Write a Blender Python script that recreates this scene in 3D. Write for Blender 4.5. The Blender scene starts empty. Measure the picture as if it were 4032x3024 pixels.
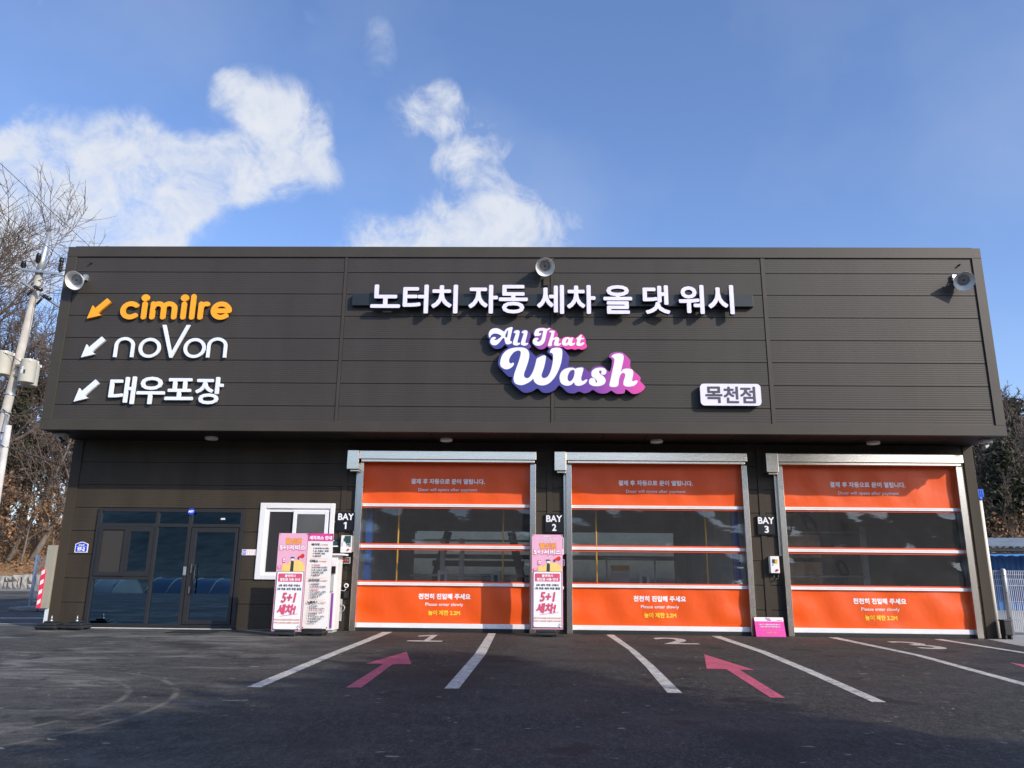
import bpy, bmesh, math, random
from mathutils import Vector, Matrix
R = math.radians
sc = bpy.context.scene
col = sc.collection

# ------------------------------------------------------------------ camera
cd = bpy.data.cameras.new('camera'); cam = bpy.data.objects.new('camera', cd); col.objects.link(cam)
cd.sensor_fit = 'HORIZONTAL'; cd.sensor_width = 36; cd.lens = 26.926
cd.clip_start = .1; cd.clip_end = 3000
rx, up, fw = Vector((0.999775, 0.018631, 0.01014)), Vector((-0.005323, -0.242373, 0.970169)), Vector((-0.020532, 0.970004, 0.242219))
cam.matrix_world = Matrix(((rx.x, up.x, -fw.x, -0.115), (rx.y, up.y, -fw.y, -18.648), (rx.z, up.z, -fw.z, 1.3), (0, 0, 0, 1)))
sc.camera = cam

# ------------------------------------------------------------------ light
SUN_EL, SUN_AZ = R(28.4), R(130.7)            # azimuth clockwise from +Y
sd = Vector((math.sin(SUN_AZ) * math.cos(SUN_EL), math.cos(SUN_AZ) * math.cos(SUN_EL), math.sin(SUN_EL)))
ld = bpy.data.lights.new('sun', 'SUN'); lo = bpy.data.objects.new('sun', ld); col.objects.link(lo)
ld.energy = 3.2; ld.angle = R(.55); ld.color = (1, .90, .77)
lo.rotation_euler = sd.to_track_quat('Z', 'Y').to_euler(); lo.location = (30, -30, 30)
sc.view_settings.view_transform = 'Standard'; sc.view_settings.look = 'None'
sc.view_settings.exposure = .36; sc.view_settings.gamma = 1

CLOUDS = [(-0.5077, 0.7405, 0.4404, 0.0488), (-0.5326, 0.7388, 0.4129, 0.0447), (-0.4473, 0.7656, 0.4623, 0.0427), (-0.4519, 0.7845, 0.4246, 0.0589), (-0.409, 0.7966, 0.4452, 0.048), (-0.376, 0.8089, 0.452, 0.0446), (-0.344, 0.8166, 0.4636, 0.0369), (-0.3058, 0.8311, 0.4644, 0.0333), (-0.491, 0.7773, 0.3934, 0.058), (-0.5271, 0.7661, 0.3678, 0.0569), (-0.4344, 0.8078, 0.3984, 0.032), (-0.5549, 0.7598, 0.3388, 0.0598), (-0.4945, 0.7938, 0.3541, 0.0506), (-0.3165, 0.7855, 0.5318, 0.0424), (-0.2822, 0.803, 0.5249, 0.041), (-0.3356, 0.7741, 0.5368, 0.024), (-0.2965, 0.8127, 0.5015, 0.0453), (-0.271, 0.8339, 0.4808, 0.0335), (-0.2504, 0.8499, 0.4637, 0.0212), (-0.1211, 0.8205, 0.5587, 0.0336), (-0.1019, 0.8363, 0.5386, 0.0424), (-0.0754, 0.8521, 0.5179, 0.0429), (-0.0963, 0.8607, 0.5, 0.0258), (-0.0412, 0.8623, 0.5047, 0.0388), (-0.151, 0.8197, 0.5526, 0.0251), (-0.1007, 0.8152, 0.5703, 0.0188), (-0.0764, 0.8864, 0.4566, 0.035), (-0.024, 0.8856, 0.4639, 0.035), (-0.0064, 0.8982, 0.4396, 0.044), (-0.0417, 0.9063, 0.4205, 0.0442), (-0.112, 0.9058, 0.4087, 0.0397), (0.0394, 0.9034, 0.4269, 0.0286), (-0.164, 0.9006, 0.4025, 0.0351), (-0.215, 0.8958, 0.389, 0.0305), (-0.4652, 0.6887, 0.5562, 0.0183), (-0.3714, 0.7261, 0.5786, 0.023), (-0.2577, 0.7532, 0.6052, 0.0179), (-0.1833, 0.7838, 0.5933, 0.0245), (-0.1785, 0.77, 0.6126, 0.0202), (-0.3294, 0.8409, 0.4294, 0.0208), (-0.1574, 0.8555, 0.4932, 0.0137), (-0.1733, 0.7541, 0.6334, 0.024), (-0.4893, 0.6619, 0.5679, 0.0213)]
VEIL = [(-0.1468, 0.9038, 0.402, 0.0659), (-0.0594, 0.9099, 0.4106, 0.0752), (0.0113, 0.9099, 0.4146, 0.0575), (-0.4888, 0.7916, 0.3666, 0.078), (-0.4241, 0.8136, 0.3978, 0.0442), (-0.5459, 0.7423, 0.3886, 0.0557), (-0.215, 0.8958, 0.389, 0.0522), (-0.3777, 0.8173, 0.4351, 0.0489)]   # broad pale banks low over the roof
THICK = 19                                    # the first ones are the dense cumulus, the rest thin; the last nine are wisps

def make_world():
    w = bpy.data.worlds.new('World'); sc.world = w; w.use_nodes = True
    nt = w.node_tree; N = nt.nodes; L = nt.links; N.clear()
    def node(t, **k):
        n = N.new(t)
        for a, v in k.items(): setattr(n, a, v)
        return n
    def mth(op, a, b=None, clamp=False):
        n = node('ShaderNodeMath', operation=op, use_clamp=clamp)
        for i, v in enumerate((a, b)):
            if v is None: continue
            if isinstance(v, (int, float)): n.inputs[i].default_value = v
            else: L.new(v, n.inputs[i])
        return n.outputs[0]
    sky = node('ShaderNodeTexSky', sky_type='NISHITA', sun_disc=False, sun_elevation=SUN_EL, sun_rotation=SUN_AZ, air_density=1.0, dust_density=1.3, ozone_density=2.6, altitude=0)
    tc = node('ShaderNodeTexCoord')
    d = tc.outputs['Generated']
    warp = node('ShaderNodeTexNoise', noise_dimensions='3D'); warp.inputs['Scale'].default_value = 9; warp.inputs['Detail'].default_value = 3
    L.new(d, warp.inputs['Vector'])
    wv = node('ShaderNodeVectorMath', operation='MULTIPLY_ADD'); L.new(warp.outputs['Color'], wv.inputs[0])
    wv.inputs[1].default_value = (.05, .05, .05); 
    off = node('ShaderNodeVectorMath', operation='SUBTRACT'); L.new(d, off.inputs[0]); off.inputs[1].default_value = (.025, .025, .025)
    L.new(off.outputs[0], wv.inputs[2])
    nv = node('ShaderNodeVectorMath', operation='NORMALIZE'); L.new(wv.outputs[0], nv.inputs[0])
    tot = None
    for i, (x, y, z, r) in enumerate(CLOUDS + VEIL):
        dt = node('ShaderNodeVectorMath', operation='DOT_PRODUCT'); L.new(nv.outputs[0], dt.inputs[0]); dt.inputs[1].default_value = Vector((x, y, z)).normalized()
        mr = node('ShaderNodeMapRange', clamp=True); L.new(dt.outputs['Value'], mr.inputs['Value'])
        mr.inputs['From Min'].default_value = math.cos(r * 1.38); mr.inputs['From Max'].default_value = 1
        wgt = .98 if i < 13 else (.56 if i < THICK else (.40 if i < 34 else (.22 if i < len(CLOUDS) else .34)))
        mr.inputs['To Max'].default_value = wgt
        tot = mr.outputs[0] if tot is None else mth('ADD', tot, mr.outputs[0])
    fb = node('ShaderNodeTexNoise', noise_dimensions='3D'); L.new(d, fb.inputs['Vector'])
    fb.inputs['Scale'].default_value = 16; fb.inputs['Detail'].default_value = 9; fb.inputs['Roughness'].default_value = .66; fb.inputs['Distortion'].default_value = .5
    fb2 = node('ShaderNodeTexNoise', noise_dimensions='3D'); L.new(d, fb2.inputs['Vector']); fb2.inputs['Scale'].default_value = 48; fb2.inputs['Detail'].default_value = 6; fb2.inputs['Roughness'].default_value = .6; fb2.inputs['Distortion'].default_value = 1.2
    nz = mth('ADD', mth('MULTIPLY', mth('SUBTRACT', fb.outputs['Fac'], .50), 2.9), mth('MULTIPLY', mth('SUBTRACT', fb2.outputs['Fac'], .5), .6))
    t1 = mth('MINIMUM', tot, 1.15)
    gate = mth('MULTIPLY', tot, 2.0, True)
    den = mth('ADD', t1, mth('MULTIPLY', nz, gate))
    al = node('ShaderNodeMapRange', interpolation_type='SMOOTHSTEP', clamp=True); L.new(den, al.inputs['Value'])
    al.inputs['From Min'].default_value = .06; al.inputs['From Max'].default_value = 1.55; al.inputs['To Max'].default_value = .95
    # thin milky veil over the blue
    vl = node('ShaderNodeTexNoise', noise_dimensions='3D'); L.new(d, vl.inputs['Vector']); vl.inputs['Scale'].default_value = 3.5; vl.inputs['Detail'].default_value = 5
    veil = node('ShaderNodeMapRange', clamp=True); L.new(vl.outputs['Fac'], veil.inputs['Value']); veil.inputs['From Min'].default_value = .45; veil.inputs['From Max'].default_value = .8; veil.inputs['To Max'].default_value = .20
    alpha = mth('MAXIMUM', al.outputs[0], veil.outputs[0])
    sh = node('ShaderNodeTexNoise', noise_dimensions='3D'); L.new(d, sh.inputs['Vector']); sh.inputs['Scale'].default_value = 11; sh.inputs['Detail'].default_value = 6
    ramp = node('ShaderNodeMix', data_type='RGBA'); L.new(sh.outputs['Fac'], ramp.inputs['Factor'])
    ramp.inputs['A'].default_value = (3.6, 4.0, 4.8, 1); ramp.inputs['B'].default_value = (5.1, 5.15, 5.25, 1)
    tint = node('ShaderNodeMix', data_type='RGBA', blend_type='MULTIPLY'); tint.inputs['Factor'].default_value = 1
    L.new(sky.outputs[0], tint.inputs['A']); tint.inputs['B'].default_value = (1.08, 1.15, 1.36, 1)
    mx = node('ShaderNodeMix', data_type='RGBA'); L.new(alpha, mx.inputs['Factor']); L.new(tint.outputs['Result'], mx.inputs['A']); L.new(ramp.outputs['Result'], mx.inputs['B'])
    bg = node('ShaderNodeBackground'); bg.inputs['Strength'].default_value = .138; L.new(mx.outputs['Result'], bg.inputs['Color'])
    out = node('ShaderNodeOutputWorld'); L.new(bg.outputs[0], out.inputs[0])
make_world()

# ------------------------------------------------------------------ materials
def mat(name, c, rough=.5, metal=0., var=.10, scale=2., bump=0., bscale=60., spec=.5, stretch=(1, 1, 1), emit=None, c2=None, lo=.35, hi=.7, alpha=1):
    m = bpy.data.materials.new(name); m.use_nodes = True
    nt = m.node_tree; N = nt.nodes; L = nt.links; b = N['Principled BSDF']
    b.inputs['Roughness'].default_value = rough; b.inputs['Metallic'].default_value = metal
    b.inputs['Specular IOR Level'].default_value = spec
    tc = N.new('ShaderNodeTexCoord'); mp = N.new('ShaderNodeMapping'); mp.inputs['Scale'].default_value = stretch; L.new(tc.outputs['Object'], mp.inputs[0])
    nz = N.new('ShaderNodeTexNoise'); nz.inputs['Scale'].default_value = scale; nz.inputs['Detail'].default_value = 6; L.new(mp.outputs[0], nz.inputs['Vector'])
    mr = N.new('ShaderNodeMapRange'); L.new(nz.outputs['Fac'], mr.inputs[0]); mr.inputs[1].default_value = lo; mr.inputs[2].default_value = hi
    mx = N.new('ShaderNodeMix'); mx.data_type = 'RGBA'; L.new(mr.outputs[0], mx.inputs['Factor'])
    if c2 is None:
        mx.inputs['A'].default_value = (*[v * (1 - var) for v in c], 1); mx.inputs['B'].default_value = (*[min(1, v * (1 + var)) for v in c], 1)
    else:
        mx.inputs['A'].default_value = (*c, 1); mx.inputs['B'].default_value = (*c2, 1)
    L.new(mx.outputs['Result'], b.inputs['Base Color'])
    if bump:
        n2 = N.new('ShaderNodeTexNoise'); n2.inputs['Scale'].default_value = bscale; n2.inputs['Detail'].default_value = 4; L.new(mp.outputs[0], n2.inputs['Vector'])
        bp = N.new('ShaderNodeBump'); bp.inputs['Strength'].default_value = bump; bp.inputs['Distance'].default_value = .02
        L.new(n2.outputs['Fac'], bp.inputs['Height']); L.new(bp.outputs[0], b.inputs['Normal'])
    if emit:
        b.inputs['Emission Color'].default_value = (*emit[0], 1); b.inputs['Emission Strength'].default_value = emit[1]
    return m

def panes(name, tint, refl, fac, rough, wav=0., ws=(1, 1, 1), wscale=3., haze=0., hs=None):
    # clear sheet: part of the light passes straight through, part is mirrored
    m = bpy.data.materials.new(name); m.use_nodes = True
    nt = m.node_tree; N = nt.nodes; L = nt.links; N.clear()
    tr = N.new('ShaderNodeBsdfTransparent'); gl = N.new('ShaderNodeBsdfGlossy'); gl.inputs['Roughness'].default_value = rough
    gl.inputs['Color'].default_value = (*refl, 1)
    tc = N.new('ShaderNodeTexCoord'); mp = N.new('ShaderNodeMapping'); mp.inputs['Scale'].default_value = ws; L.new(tc.outputs['Object'], mp.inputs[0])
    nz = N.new('ShaderNodeTexNoise'); nz.inputs['Scale'].default_value = wscale; nz.inputs['Detail'].default_value = 3; L.new(mp.outputs[0], nz.inputs['Vector'])
    mr = N.new('ShaderNodeMapRange'); L.new(nz.outputs['Fac'], mr.inputs[0]); mr.inputs[1].default_value = .2; mr.inputs[2].default_value = .8; mr.inputs[3].default_value = .8; mr.inputs[4].default_value = 1.
    tm = N.new('ShaderNodeMix'); tm.data_type = 'RGBA'; tm.blend_type = 'MULTIPLY'; tm.inputs['Factor'].default_value = 1; tm.inputs['A'].default_value = (*tint, 1); L.new(mr.outputs[0], tm.inputs['B'])
    L.new(tm.outputs['Result'], tr.inputs['Color'])
    if wav:
        bp = N.new('ShaderNodeBump'); bp.inputs['Strength'].default_value = wav; bp.inputs['Distance'].default_value = .05; L.new(nz.outputs['Fac'], bp.inputs['Height']); L.new(bp.outputs[0], gl.inputs['Normal'])
    mx = N.new('ShaderNodeMixShader'); mx.inputs[0].default_value = fac
    out = N.new('ShaderNodeOutputMaterial'); L.new(tr.outputs[0], mx.inputs[1]); L.new(gl.outputs[0], mx.inputs[2]); L.new(mx.outputs[0], out.inputs[0])
    if haze:                                             # water marks, plus a pale film painting in the sheet's grey haze
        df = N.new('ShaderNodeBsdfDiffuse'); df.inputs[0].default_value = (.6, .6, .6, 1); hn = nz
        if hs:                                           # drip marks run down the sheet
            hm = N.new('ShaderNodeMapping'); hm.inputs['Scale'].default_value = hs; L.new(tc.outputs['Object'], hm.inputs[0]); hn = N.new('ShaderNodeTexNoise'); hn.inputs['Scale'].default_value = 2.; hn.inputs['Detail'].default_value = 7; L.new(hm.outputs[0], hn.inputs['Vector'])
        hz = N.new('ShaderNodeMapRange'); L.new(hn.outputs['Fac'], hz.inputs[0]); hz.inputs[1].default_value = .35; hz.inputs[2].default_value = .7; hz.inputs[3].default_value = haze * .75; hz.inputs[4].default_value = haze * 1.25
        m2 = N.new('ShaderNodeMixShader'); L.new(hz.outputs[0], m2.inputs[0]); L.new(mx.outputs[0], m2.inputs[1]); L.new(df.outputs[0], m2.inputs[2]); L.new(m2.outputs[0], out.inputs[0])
    return m

def m_asphalt():
    m = bpy.data.materials.new('asphalt'); m.use_nodes = True
    nt = m.node_tree; N = nt.nodes; L = nt.links; b = N['Principled BSDF']
    tc = N.new('ShaderNodeTexCoord'); P = tc.outputs['Object']
    def noise(s, det=5, sx=1, sy=1, rough=.55, dist=0):
        mp = N.new('ShaderNodeMapping'); mp.inputs['Scale'].default_value = (sx, sy, 1); L.new(P, mp.inputs[0])
        n = N.new('ShaderNodeTexNoise'); n.inputs['Scale'].default_value = s; n.inputs['Detail'].default_value = det; n.inputs['Roughness'].default_value = rough; n.inputs['Distortion'].default_value = dist; L.new(mp.outputs[0], n.inputs['Vector']); return n.outputs['Fac']
    def rng(v, a, c, lo=0., hi=1., sm=False):
        r = N.new('ShaderNodeMapRange'); L.new(v, r.inputs[0]); r.inputs[1].default_value = a; r.inputs[2].default_value = c; r.inputs[3].default_value = lo; r.inputs[4].default_value = hi
        if sm: r.interpolation_type = 'SMOOTHSTEP'
        return r.outputs[0]
    def mul(a, c):
        n = N.new('ShaderNodeMath'); n.operation = 'MULTIPLY'; L.new(a, n.inputs[0])
        if isinstance(c, float): n.inputs[1].default_value = c
        else: L.new(c, n.inputs[1])
        return n.outputs[0]
    def mx(f, a, c):
        n = N.new('ShaderNodeMix'); n.data_type = 'RGBA'; L.new(f, n.inputs['Factor'])
        if isinstance(a, tuple): n.inputs['A'].default_value = (*a, 1)
        else: L.new(a, n.inputs['A'])
        n.inputs['B'].default_value = (*c, 1); return n.outputs['Result']
    c = mx(rng(noise(.35, 6, 1, 1), .35, .68), (.0150, .0134, .0108), (.0290, .0262, .0212))
    c = mx(mul(rng(noise(3.2, 6, 1, .6, .7), .48, .66), .45), c, (.050, .046, .038))       # blotches
    c = mx(mul(rng(noise(13, 5, 1, .40, .78), .48, .62), .62), c, (.080, .074, .062))      # coarse grit, rolled along the lanes
    c = mx(mul(rng(noise(15, 5, 1, .40, .78), .47, .34), .8), c, (.004, .004, .004))       # pores
    c = mx(mul(rng(noise(40, 3, 1, .6, .7), .55, .66), .8), c, (.13, .125, .112))          # stones
    sep = N.new('ShaderNodeSeparateXYZ'); L.new(P, sep.inputs[0])
    left = rng(sep.outputs['X'], -1.5, -6.5, .04, 1, True)
    c = mx(mul(mul(left, rng(noise(5, 6, .5, 1.2, .75), .36, .60)), .42), c, (.16, .153, .138))
    c = mx(mul(mul(rng(noise(.85, 8, .55, 1.35, .72, .8), .50, .62), left), .60), c, (.25, .24, .215))      # dusty streaks, mostly on the left
    c = mx(mul(rng(noise(.5, 6, .5, 1.3, .6, 1.), .54, .66), .30), c, (.070, .067, .060))
    c = mx(mul(rng(noise(.42, 5, 1, .6, .5, .4), .44, .36), .55), c, (.009, .0085, .008))  # darker rolled bands
    c = mx(mul(rng(noise(2.6, 5, .8, 1.25, .62, .5), .685, .705), .85), c, (.34, .315, .24))                  # pale dried mud spots
    c = mx(mul(rng(noise(6.3, 3, .8, 1.2, .5, .3), .70, .72), .8), c, (.30, .28, .23))
    c = mx(mul(rng(noise(1.1, 4, 1, 1), .62, .65), .6), c, (.006, .006, .006))             # oil
    for cx, cy, r, w in ((-7.2, -10.9, 2.95, .05), (-7.1, -10.9, 3.35, .05), (1.6, -10.4, 4.2, .04), (9.5, -12.5, 5.2, .05)):     # curved tyre marks
        ds = N.new('ShaderNodeVectorMath'); ds.operation = 'DISTANCE'; L.new(P, ds.inputs[0]); ds.inputs[1].default_value = (cx, cy, 0)
        s = N.new('ShaderNodeMath'); s.operation = 'SUBTRACT'; L.new(ds.outputs['Value'], s.inputs[0]); s.inputs[1].default_value = r
        a = N.new('ShaderNodeMath'); a.operation = 'ABSOLUTE'; L.new(s.outputs[0], a.inputs[0])
        f = mul(rng(a.outputs[0], w, .01, 0, 1), rng(noise(3.0, 4), .36, .60))
        gx = rng(sep.outputs['X'], cx + .8, cx + 1.8); c = mx(mul(mul(f, gx), .62 if cx < 0 else .22), c, (.20, .18, .14))
    L.new(c, b.inputs['Base Color']); b.inputs['Roughness'].default_value = .72; b.inputs['Specular IOR Level'].default_value = .35
    L.new(rng(noise(.6, 5), .3, .7, .62, .88), b.inputs['Roughness'])
    h = N.new('ShaderNodeMath'); h.operation = 'ADD'; L.new(noise(70, 3), h.inputs[0]); L.new(noise(22, 3), h.inputs[1])
    bp = N.new('ShaderNodeBump'); bp.inputs['Strength'].default_value = .7; bp.inputs['Distance'].default_value = .012; L.new(h.outputs[0], bp.inputs['Height']); L.new(bp.outputs[0], b.inputs['Normal'])
    return m

def m_gradient(name, stops, x0, x1):
    # printed colour ramp along local x
    m = bpy.data.materials.new(name); m.use_nodes = True
    nt = m.node_tree; N = nt.nodes; L = nt.links; b = N['Principled BSDF']; b.inputs['Roughness'].default_value = .35
    tc = N.new('ShaderNodeTexCoord'); sp = N.new('ShaderNodeSeparateXYZ'); L.new(tc.outputs['Object'], sp.inputs[0])
    mr = N.new('ShaderNodeMapRange'); L.new(sp.outputs['X'], mr.inputs[0]); mr.inputs[1].default_value = x0; mr.inputs[2].default_value = x1
    cr = N.new('ShaderNodeValToRGB'); L.new(mr.outputs[0], cr.inputs[0])
    e = cr.color_ramp.elements
    while len(e) < len(stops): e.new(.5)
    for q, (p, c) in zip(e, stops): q.position = p; q.color = (*c, 1)
    L.new(cr.outputs[0], b.inputs['Base Color']); return m

MT = {}
MT['fascia'] = mat('grey brown metal cladding', (.0445, .0398, .034), 0.50, .0, .07, 1.6, .05, 3, .30, stretch=(1.2, 1, .22), c2=(.0525, .047, .0405), lo=.3, hi=.72)
MT['trim'] = mat('grey brown metal trim', (.050, .043, .034), 0.50, .0, .06, 1.5, .04, 3, .32, c2=(.058, .050, .040))
MT['wall'] = mat('brown metal cladding', (.042, .033, .024), .52, .0, .08, 1.5, .05, 3, .22, stretch=(1.2, 1, .3), c2=(.056, .045, .032))
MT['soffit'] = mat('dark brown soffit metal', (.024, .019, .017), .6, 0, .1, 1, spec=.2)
MT['gap'] = mat('black joint', (.006, .006, .006), .8)
MT['steel'] = mat('brushed stainless steel', (.70, .63, .54), .22, .95, .10, 9, .05, 40, stretch=(14, 14, .5))
MT['alu'] = mat('satin aluminium', (.98, .80, .61), .17, 1., .06, 7, .03, 40, stretch=(.4, 9, 9))
MT['whitemetal'] = mat('white coated aluminium', (.80, .80, .79), .38, 0, .04, 3)
MT['orange'] = mat('orange door fabric', (.80, .095, .006), .40, 0, .06, 1.3, .95, 2.3, .45, stretch=(1, 1, .7))
MT['orangeband'] = mat('orange fabric band', (.70, .075, .012), .5, 0, .06, 3)
MT['rubber'] = mat('black rubber', (.012, .012, .012), .6, 0, .2, 8, .1)
MT['print_pale'] = mat('pale printed lettering', (.92, .84, .84), .5, 0, .05, 8)
MT['print_yellow'] = mat('yellow printed lettering', (.90, .58, .03), .5, 0, .05, 8)
MT['white'] = mat('white sign face', (.86, .85, .88), .3, 0, .02, 4)
MT['lilac'] = mat('pale lilac acrylic', (.80, .77, .95), .28, 0, .03, 4)
MT['paleblue'] = mat('white acrylic', (.80, .84, .90), .28, 0, .03, 4)
MT['amber'] = mat('amber acrylic', (.95, .40, .015), .35, 0, .04, 4)
MT['rail'] = mat('dark slate metal', (.022, .028, .031), .4, .2, .1, 3)
MT['signgrey'] = mat('dark grey sign lettering', (.07, .065, .075), .45)
MT['signside'] = mat('dark channel letter side', (.035, .032, .04), .45)
MT['black'] = mat('black sign board', (.008, .008, .010), .35, 0, .2, 5)
MT['frame'] = mat('charcoal window frame', (.020, .020, .021), .5, .0, .08, 5)
MT['glass'] = panes('dark blue glass', (.06, .11, .17), (.32, .55, .76), .46, .01, .0)
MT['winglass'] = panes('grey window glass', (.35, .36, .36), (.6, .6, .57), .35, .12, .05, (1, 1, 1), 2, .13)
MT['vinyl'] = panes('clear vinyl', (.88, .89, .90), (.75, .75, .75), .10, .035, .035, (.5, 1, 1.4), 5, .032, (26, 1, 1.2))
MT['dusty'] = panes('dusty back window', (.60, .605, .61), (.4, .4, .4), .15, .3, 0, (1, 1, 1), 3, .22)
MT['screen'] = mat('insect screen', (.035, .032, .028), .8, 0, .1, 200)
MT['pvc'] = mat('white plastic window frame', (.80, .80, .80), .3, 0, .02, 5)
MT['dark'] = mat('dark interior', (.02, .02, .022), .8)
MT['inwall'] = mat('grey wash bay panel', (.62, .62, .63), .45, 0, .15, 1.2)
MT['infloor'] = mat('wet concrete floor', (.40, .40, .39), .4, 0, .2, 1)
MT['blue'] = mat('blue steel', (.02, .10, .36), .4, 0, .1, 3)
MT['yellow'] = mat('yellow coated steel', (.80, .42, .02), .4, 0, .08, 3)
MT['lampmetal'] = mat('spun grey aluminium', (.80, .79, .76), .42, .2, .08, 8)
MT['lampgrey'] = mat('grey lamp centre', (.30, .30, .30), .45, .1, .12, 9)
MT['plasticwhite'] = mat('off white plastic', (.62, .61, .58), .4, 0, .05, 5)
MT['greybox'] = mat('light grey plastic', (.45, .46, .46), .45, 0, .05, 5)
MT['camblack'] = mat('black camera body', (.015, .015, .017), .3)
MT['asphalt'] = m_asphalt()
def m_paint(name, c, c2):
    m = mat(name, c, .62, c2=c2, scale=5, bump=.25, bscale=45)
    nt = m.node_tree; N = nt.nodes; L = nt.links; bs = N['Principled BSDF']; src = bs.inputs['Base Color'].links[0].from_socket
    tc = N.new('ShaderNodeTexCoord'); last = src
    for sc_, lo_, hi_, k in ((9, .52, .66, .75), (38, .50, .62, .6), (1.7, .50, .66, .35)):   # worn and driven over: the asphalt shows through
        n = N.new('ShaderNodeTexNoise'); n.inputs['Scale'].default_value = sc_; n.inputs['Detail'].default_value = 6; n.inputs['Roughness'].default_value = .7; L.new(tc.outputs['Object'], n.inputs['Vector'])
        q = N.new('ShaderNodeMapRange'); L.new(n.outputs['Fac'], q.inputs[0]); q.inputs[1].default_value = lo_; q.inputs[2].default_value = hi_; q.inputs[4].default_value = k
        x = N.new('ShaderNodeMix'); x.data_type = 'RGBA'; L.new(q.outputs[0], x.inputs['Factor']); L.new(last, x.inputs['A']); x.inputs['B'].default_value = (.06, .055, .048, 1); last = x.outputs['Result']
    L.new(last, bs.inputs['Base Color']); return m
MT['paint'] = m_paint('white road paint', (.50, .475, .42), (.68, .65, .58))
MT['pinkpaint'] = m_paint('pink road paint', (.52, .075, .14), (.70, .12, .20))
MT['concrete'] = mat('pale concrete', (.27, .26, .245), .85, c2=(.38, .37, .35), scale=3, bump=.3)
MT['kerb'] = mat('grey kerb concrete', (.17, .17, .165), .85, c2=(.27, .27, .26), scale=4, bump=.3)
MT['soil'] = mat('dry field soil', (.10, .085, .055), .95, c2=(.17, .14, .085), scale=.4, bump=.5, bscale=8)
MT['litter'] = mat('leaf litter', (.17, .095, .042), .9, c2=(.33, .20, .095), scale=5, bump=.9, bscale=14)
MT['hill'] = mat('wooded hill', (.045, .048, .04), .95, c2=(.12, .115, .085), scale=.25, bump=1, bscale=1.2)
MT['stone'] = mat('retaining wall stone', (.22, .21, .19), .85, c2=(.42, .40, .37), scale=2.2, bump=.6, bscale=10)
MT['bark'] = mat('grey brown bark', (.10, .08, .062), .9, c2=(.20, .165, .13), scale=5, bump=.7, bscale=24, stretch=(1, 1, .3))
MT['twig'] = mat('dark bark', (.085, .065, .052), .9, c2=(.15, .115, .09), scale=3, bump=.5, bscale=24, stretch=(1, 1, .3))
MT['dryleaf'] = mat('dry brown leaves', (.12, .060, .027), .8, c2=(.34, .19, .085), scale=1.6)
MT['needles'] = mat('pine needles', (.022, .026, .012), .7, c2=(.062, .062, .030), scale=.8)
MT['polecon'] = mat('weathered concrete pole', (.37, .34, .29), .85, c2=(.50, .47, .41), scale=2.5, bump=.25, bscale=30)
MT['polewhite'] = mat('pale concrete pole', (.52, .50, .46), .8, c2=(.66, .64, .60), scale=2.5, bump=.2, bscale=30)
MT['galv'] = mat('galvanised steel', (.50, .52, .53), .4, .7, .12, 7)
MT['tank'] = mat('beige painted tank', (.58, .56, .47), .4, 0, .06, 3)
MT['ceramic'] = mat('dark insulator', (.025, .02, .018), .25)
MT['wire'] = mat('black cable', (.012, .012, .012), .5)
MT['bluepost'] = mat('pale blue post', (.76, .82, .85), .4, .2, .06, 4)
MT['beige'] = mat('beige sheet metal', (.33, .31, .24), .5, 0, .06, 3)
MT['red'] = mat('red reflective tape', (.72, .04, .09), .4, 0, .05, 6)
MT['tapewhite'] = mat('white reflective tape', (.80, .78, .76), .4, 0, .04, 6)
MT['hdpe'] = mat('black moulded plastic', (.020, .021, .022), .5, 0, .3, 6, .2, 20)
MT['fenceMesh'] = mat('galvanised fence wire', (.74, .76, .76), .5, .1, .06, 6)
MT['pipe'] = mat('cream plastic pipe', (.74, .70, .58), .4, 0, .05, 3)
MT['bluecap'] = mat('blue plastic cap', (.02, .12, .62), .35, 0, .05, 5)
MT['shedblue'] = mat('blue corrugated sheet', (.015, .095, .30), .5, c2=(.03, .15, .40), scale=1.2)
MT['shedroof'] = mat('grey corrugated roof', (.36, .38, .35), .6, c2=(.48, .49, .46), scale=1.5)
MT['awning'] = mat('light blue sheet', (.10, .33, .66), .5, c2=(.20, .46, .76), scale=1.5)
MT['pinkboard'] = mat('magenta printed board', (.72, .05, .34), .35, 0, .03, 3)
MT['bannerpink'] = mat('pink banner print', (.80, .42, .56), .5, 0, .04, 3, .12, 2.5)
MT['bannerwhite'] = mat('white banner print', (.82, .80, .77), .5, 0, .03, 3, .12, 2.5)
MT['magenta'] = mat('magenta print', (.70, .05, .28), .5)
MT['rose'] = mat('rose print', (.68, .09, .17), .5)
MT['orangeprint'] = mat('orange print', (.88, .42, .05), .5)
MT['peach'] = mat('peach print', (.80, .36, .16), .5)
MT['cream'] = mat('yellow coat print', (.90, .62, .18), .5)
MT['ink'] = mat('dark grey print', (.045, .045, .055), .5)
MT['softpink'] = mat('faint pink print', (.80, .30, .38), .5)
MT['green'] = mat('dark green control panel', (.015, .07, .075), .35)
MT['redknob'] = mat('red stop knob', (.75, .04, .015), .3)
MT['lcd'] = mat('grey display', (.06, .075, .085), .2)
MT['plateblue'] = mat('blue enamel plate', (.015, .06, .60), .3, 0, .03, 3)
MT['greenhouse'] = mat('greenhouse film', (.18, .21, .23), .35, 0, .1, .6)
MT['mat'] = mat('black entrance mat', (.012, .012, .012), .9, 0, .2, 30, .4, 80)
MT['mortar'] = mat('pale mortar sill', (.62, .60, .55), .8, 0, .1, 4)
MT['boltdark'] = mat('dark bolt', (.02, .02, .02), .5)
MT['kioskgrad'] = m_gradient('printed purple to magenta strip', ((0, (.06, .03, .20)), (.5, (.16, .04, .30)), (1, (.65, .03, .30))), -.1, .1)
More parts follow.
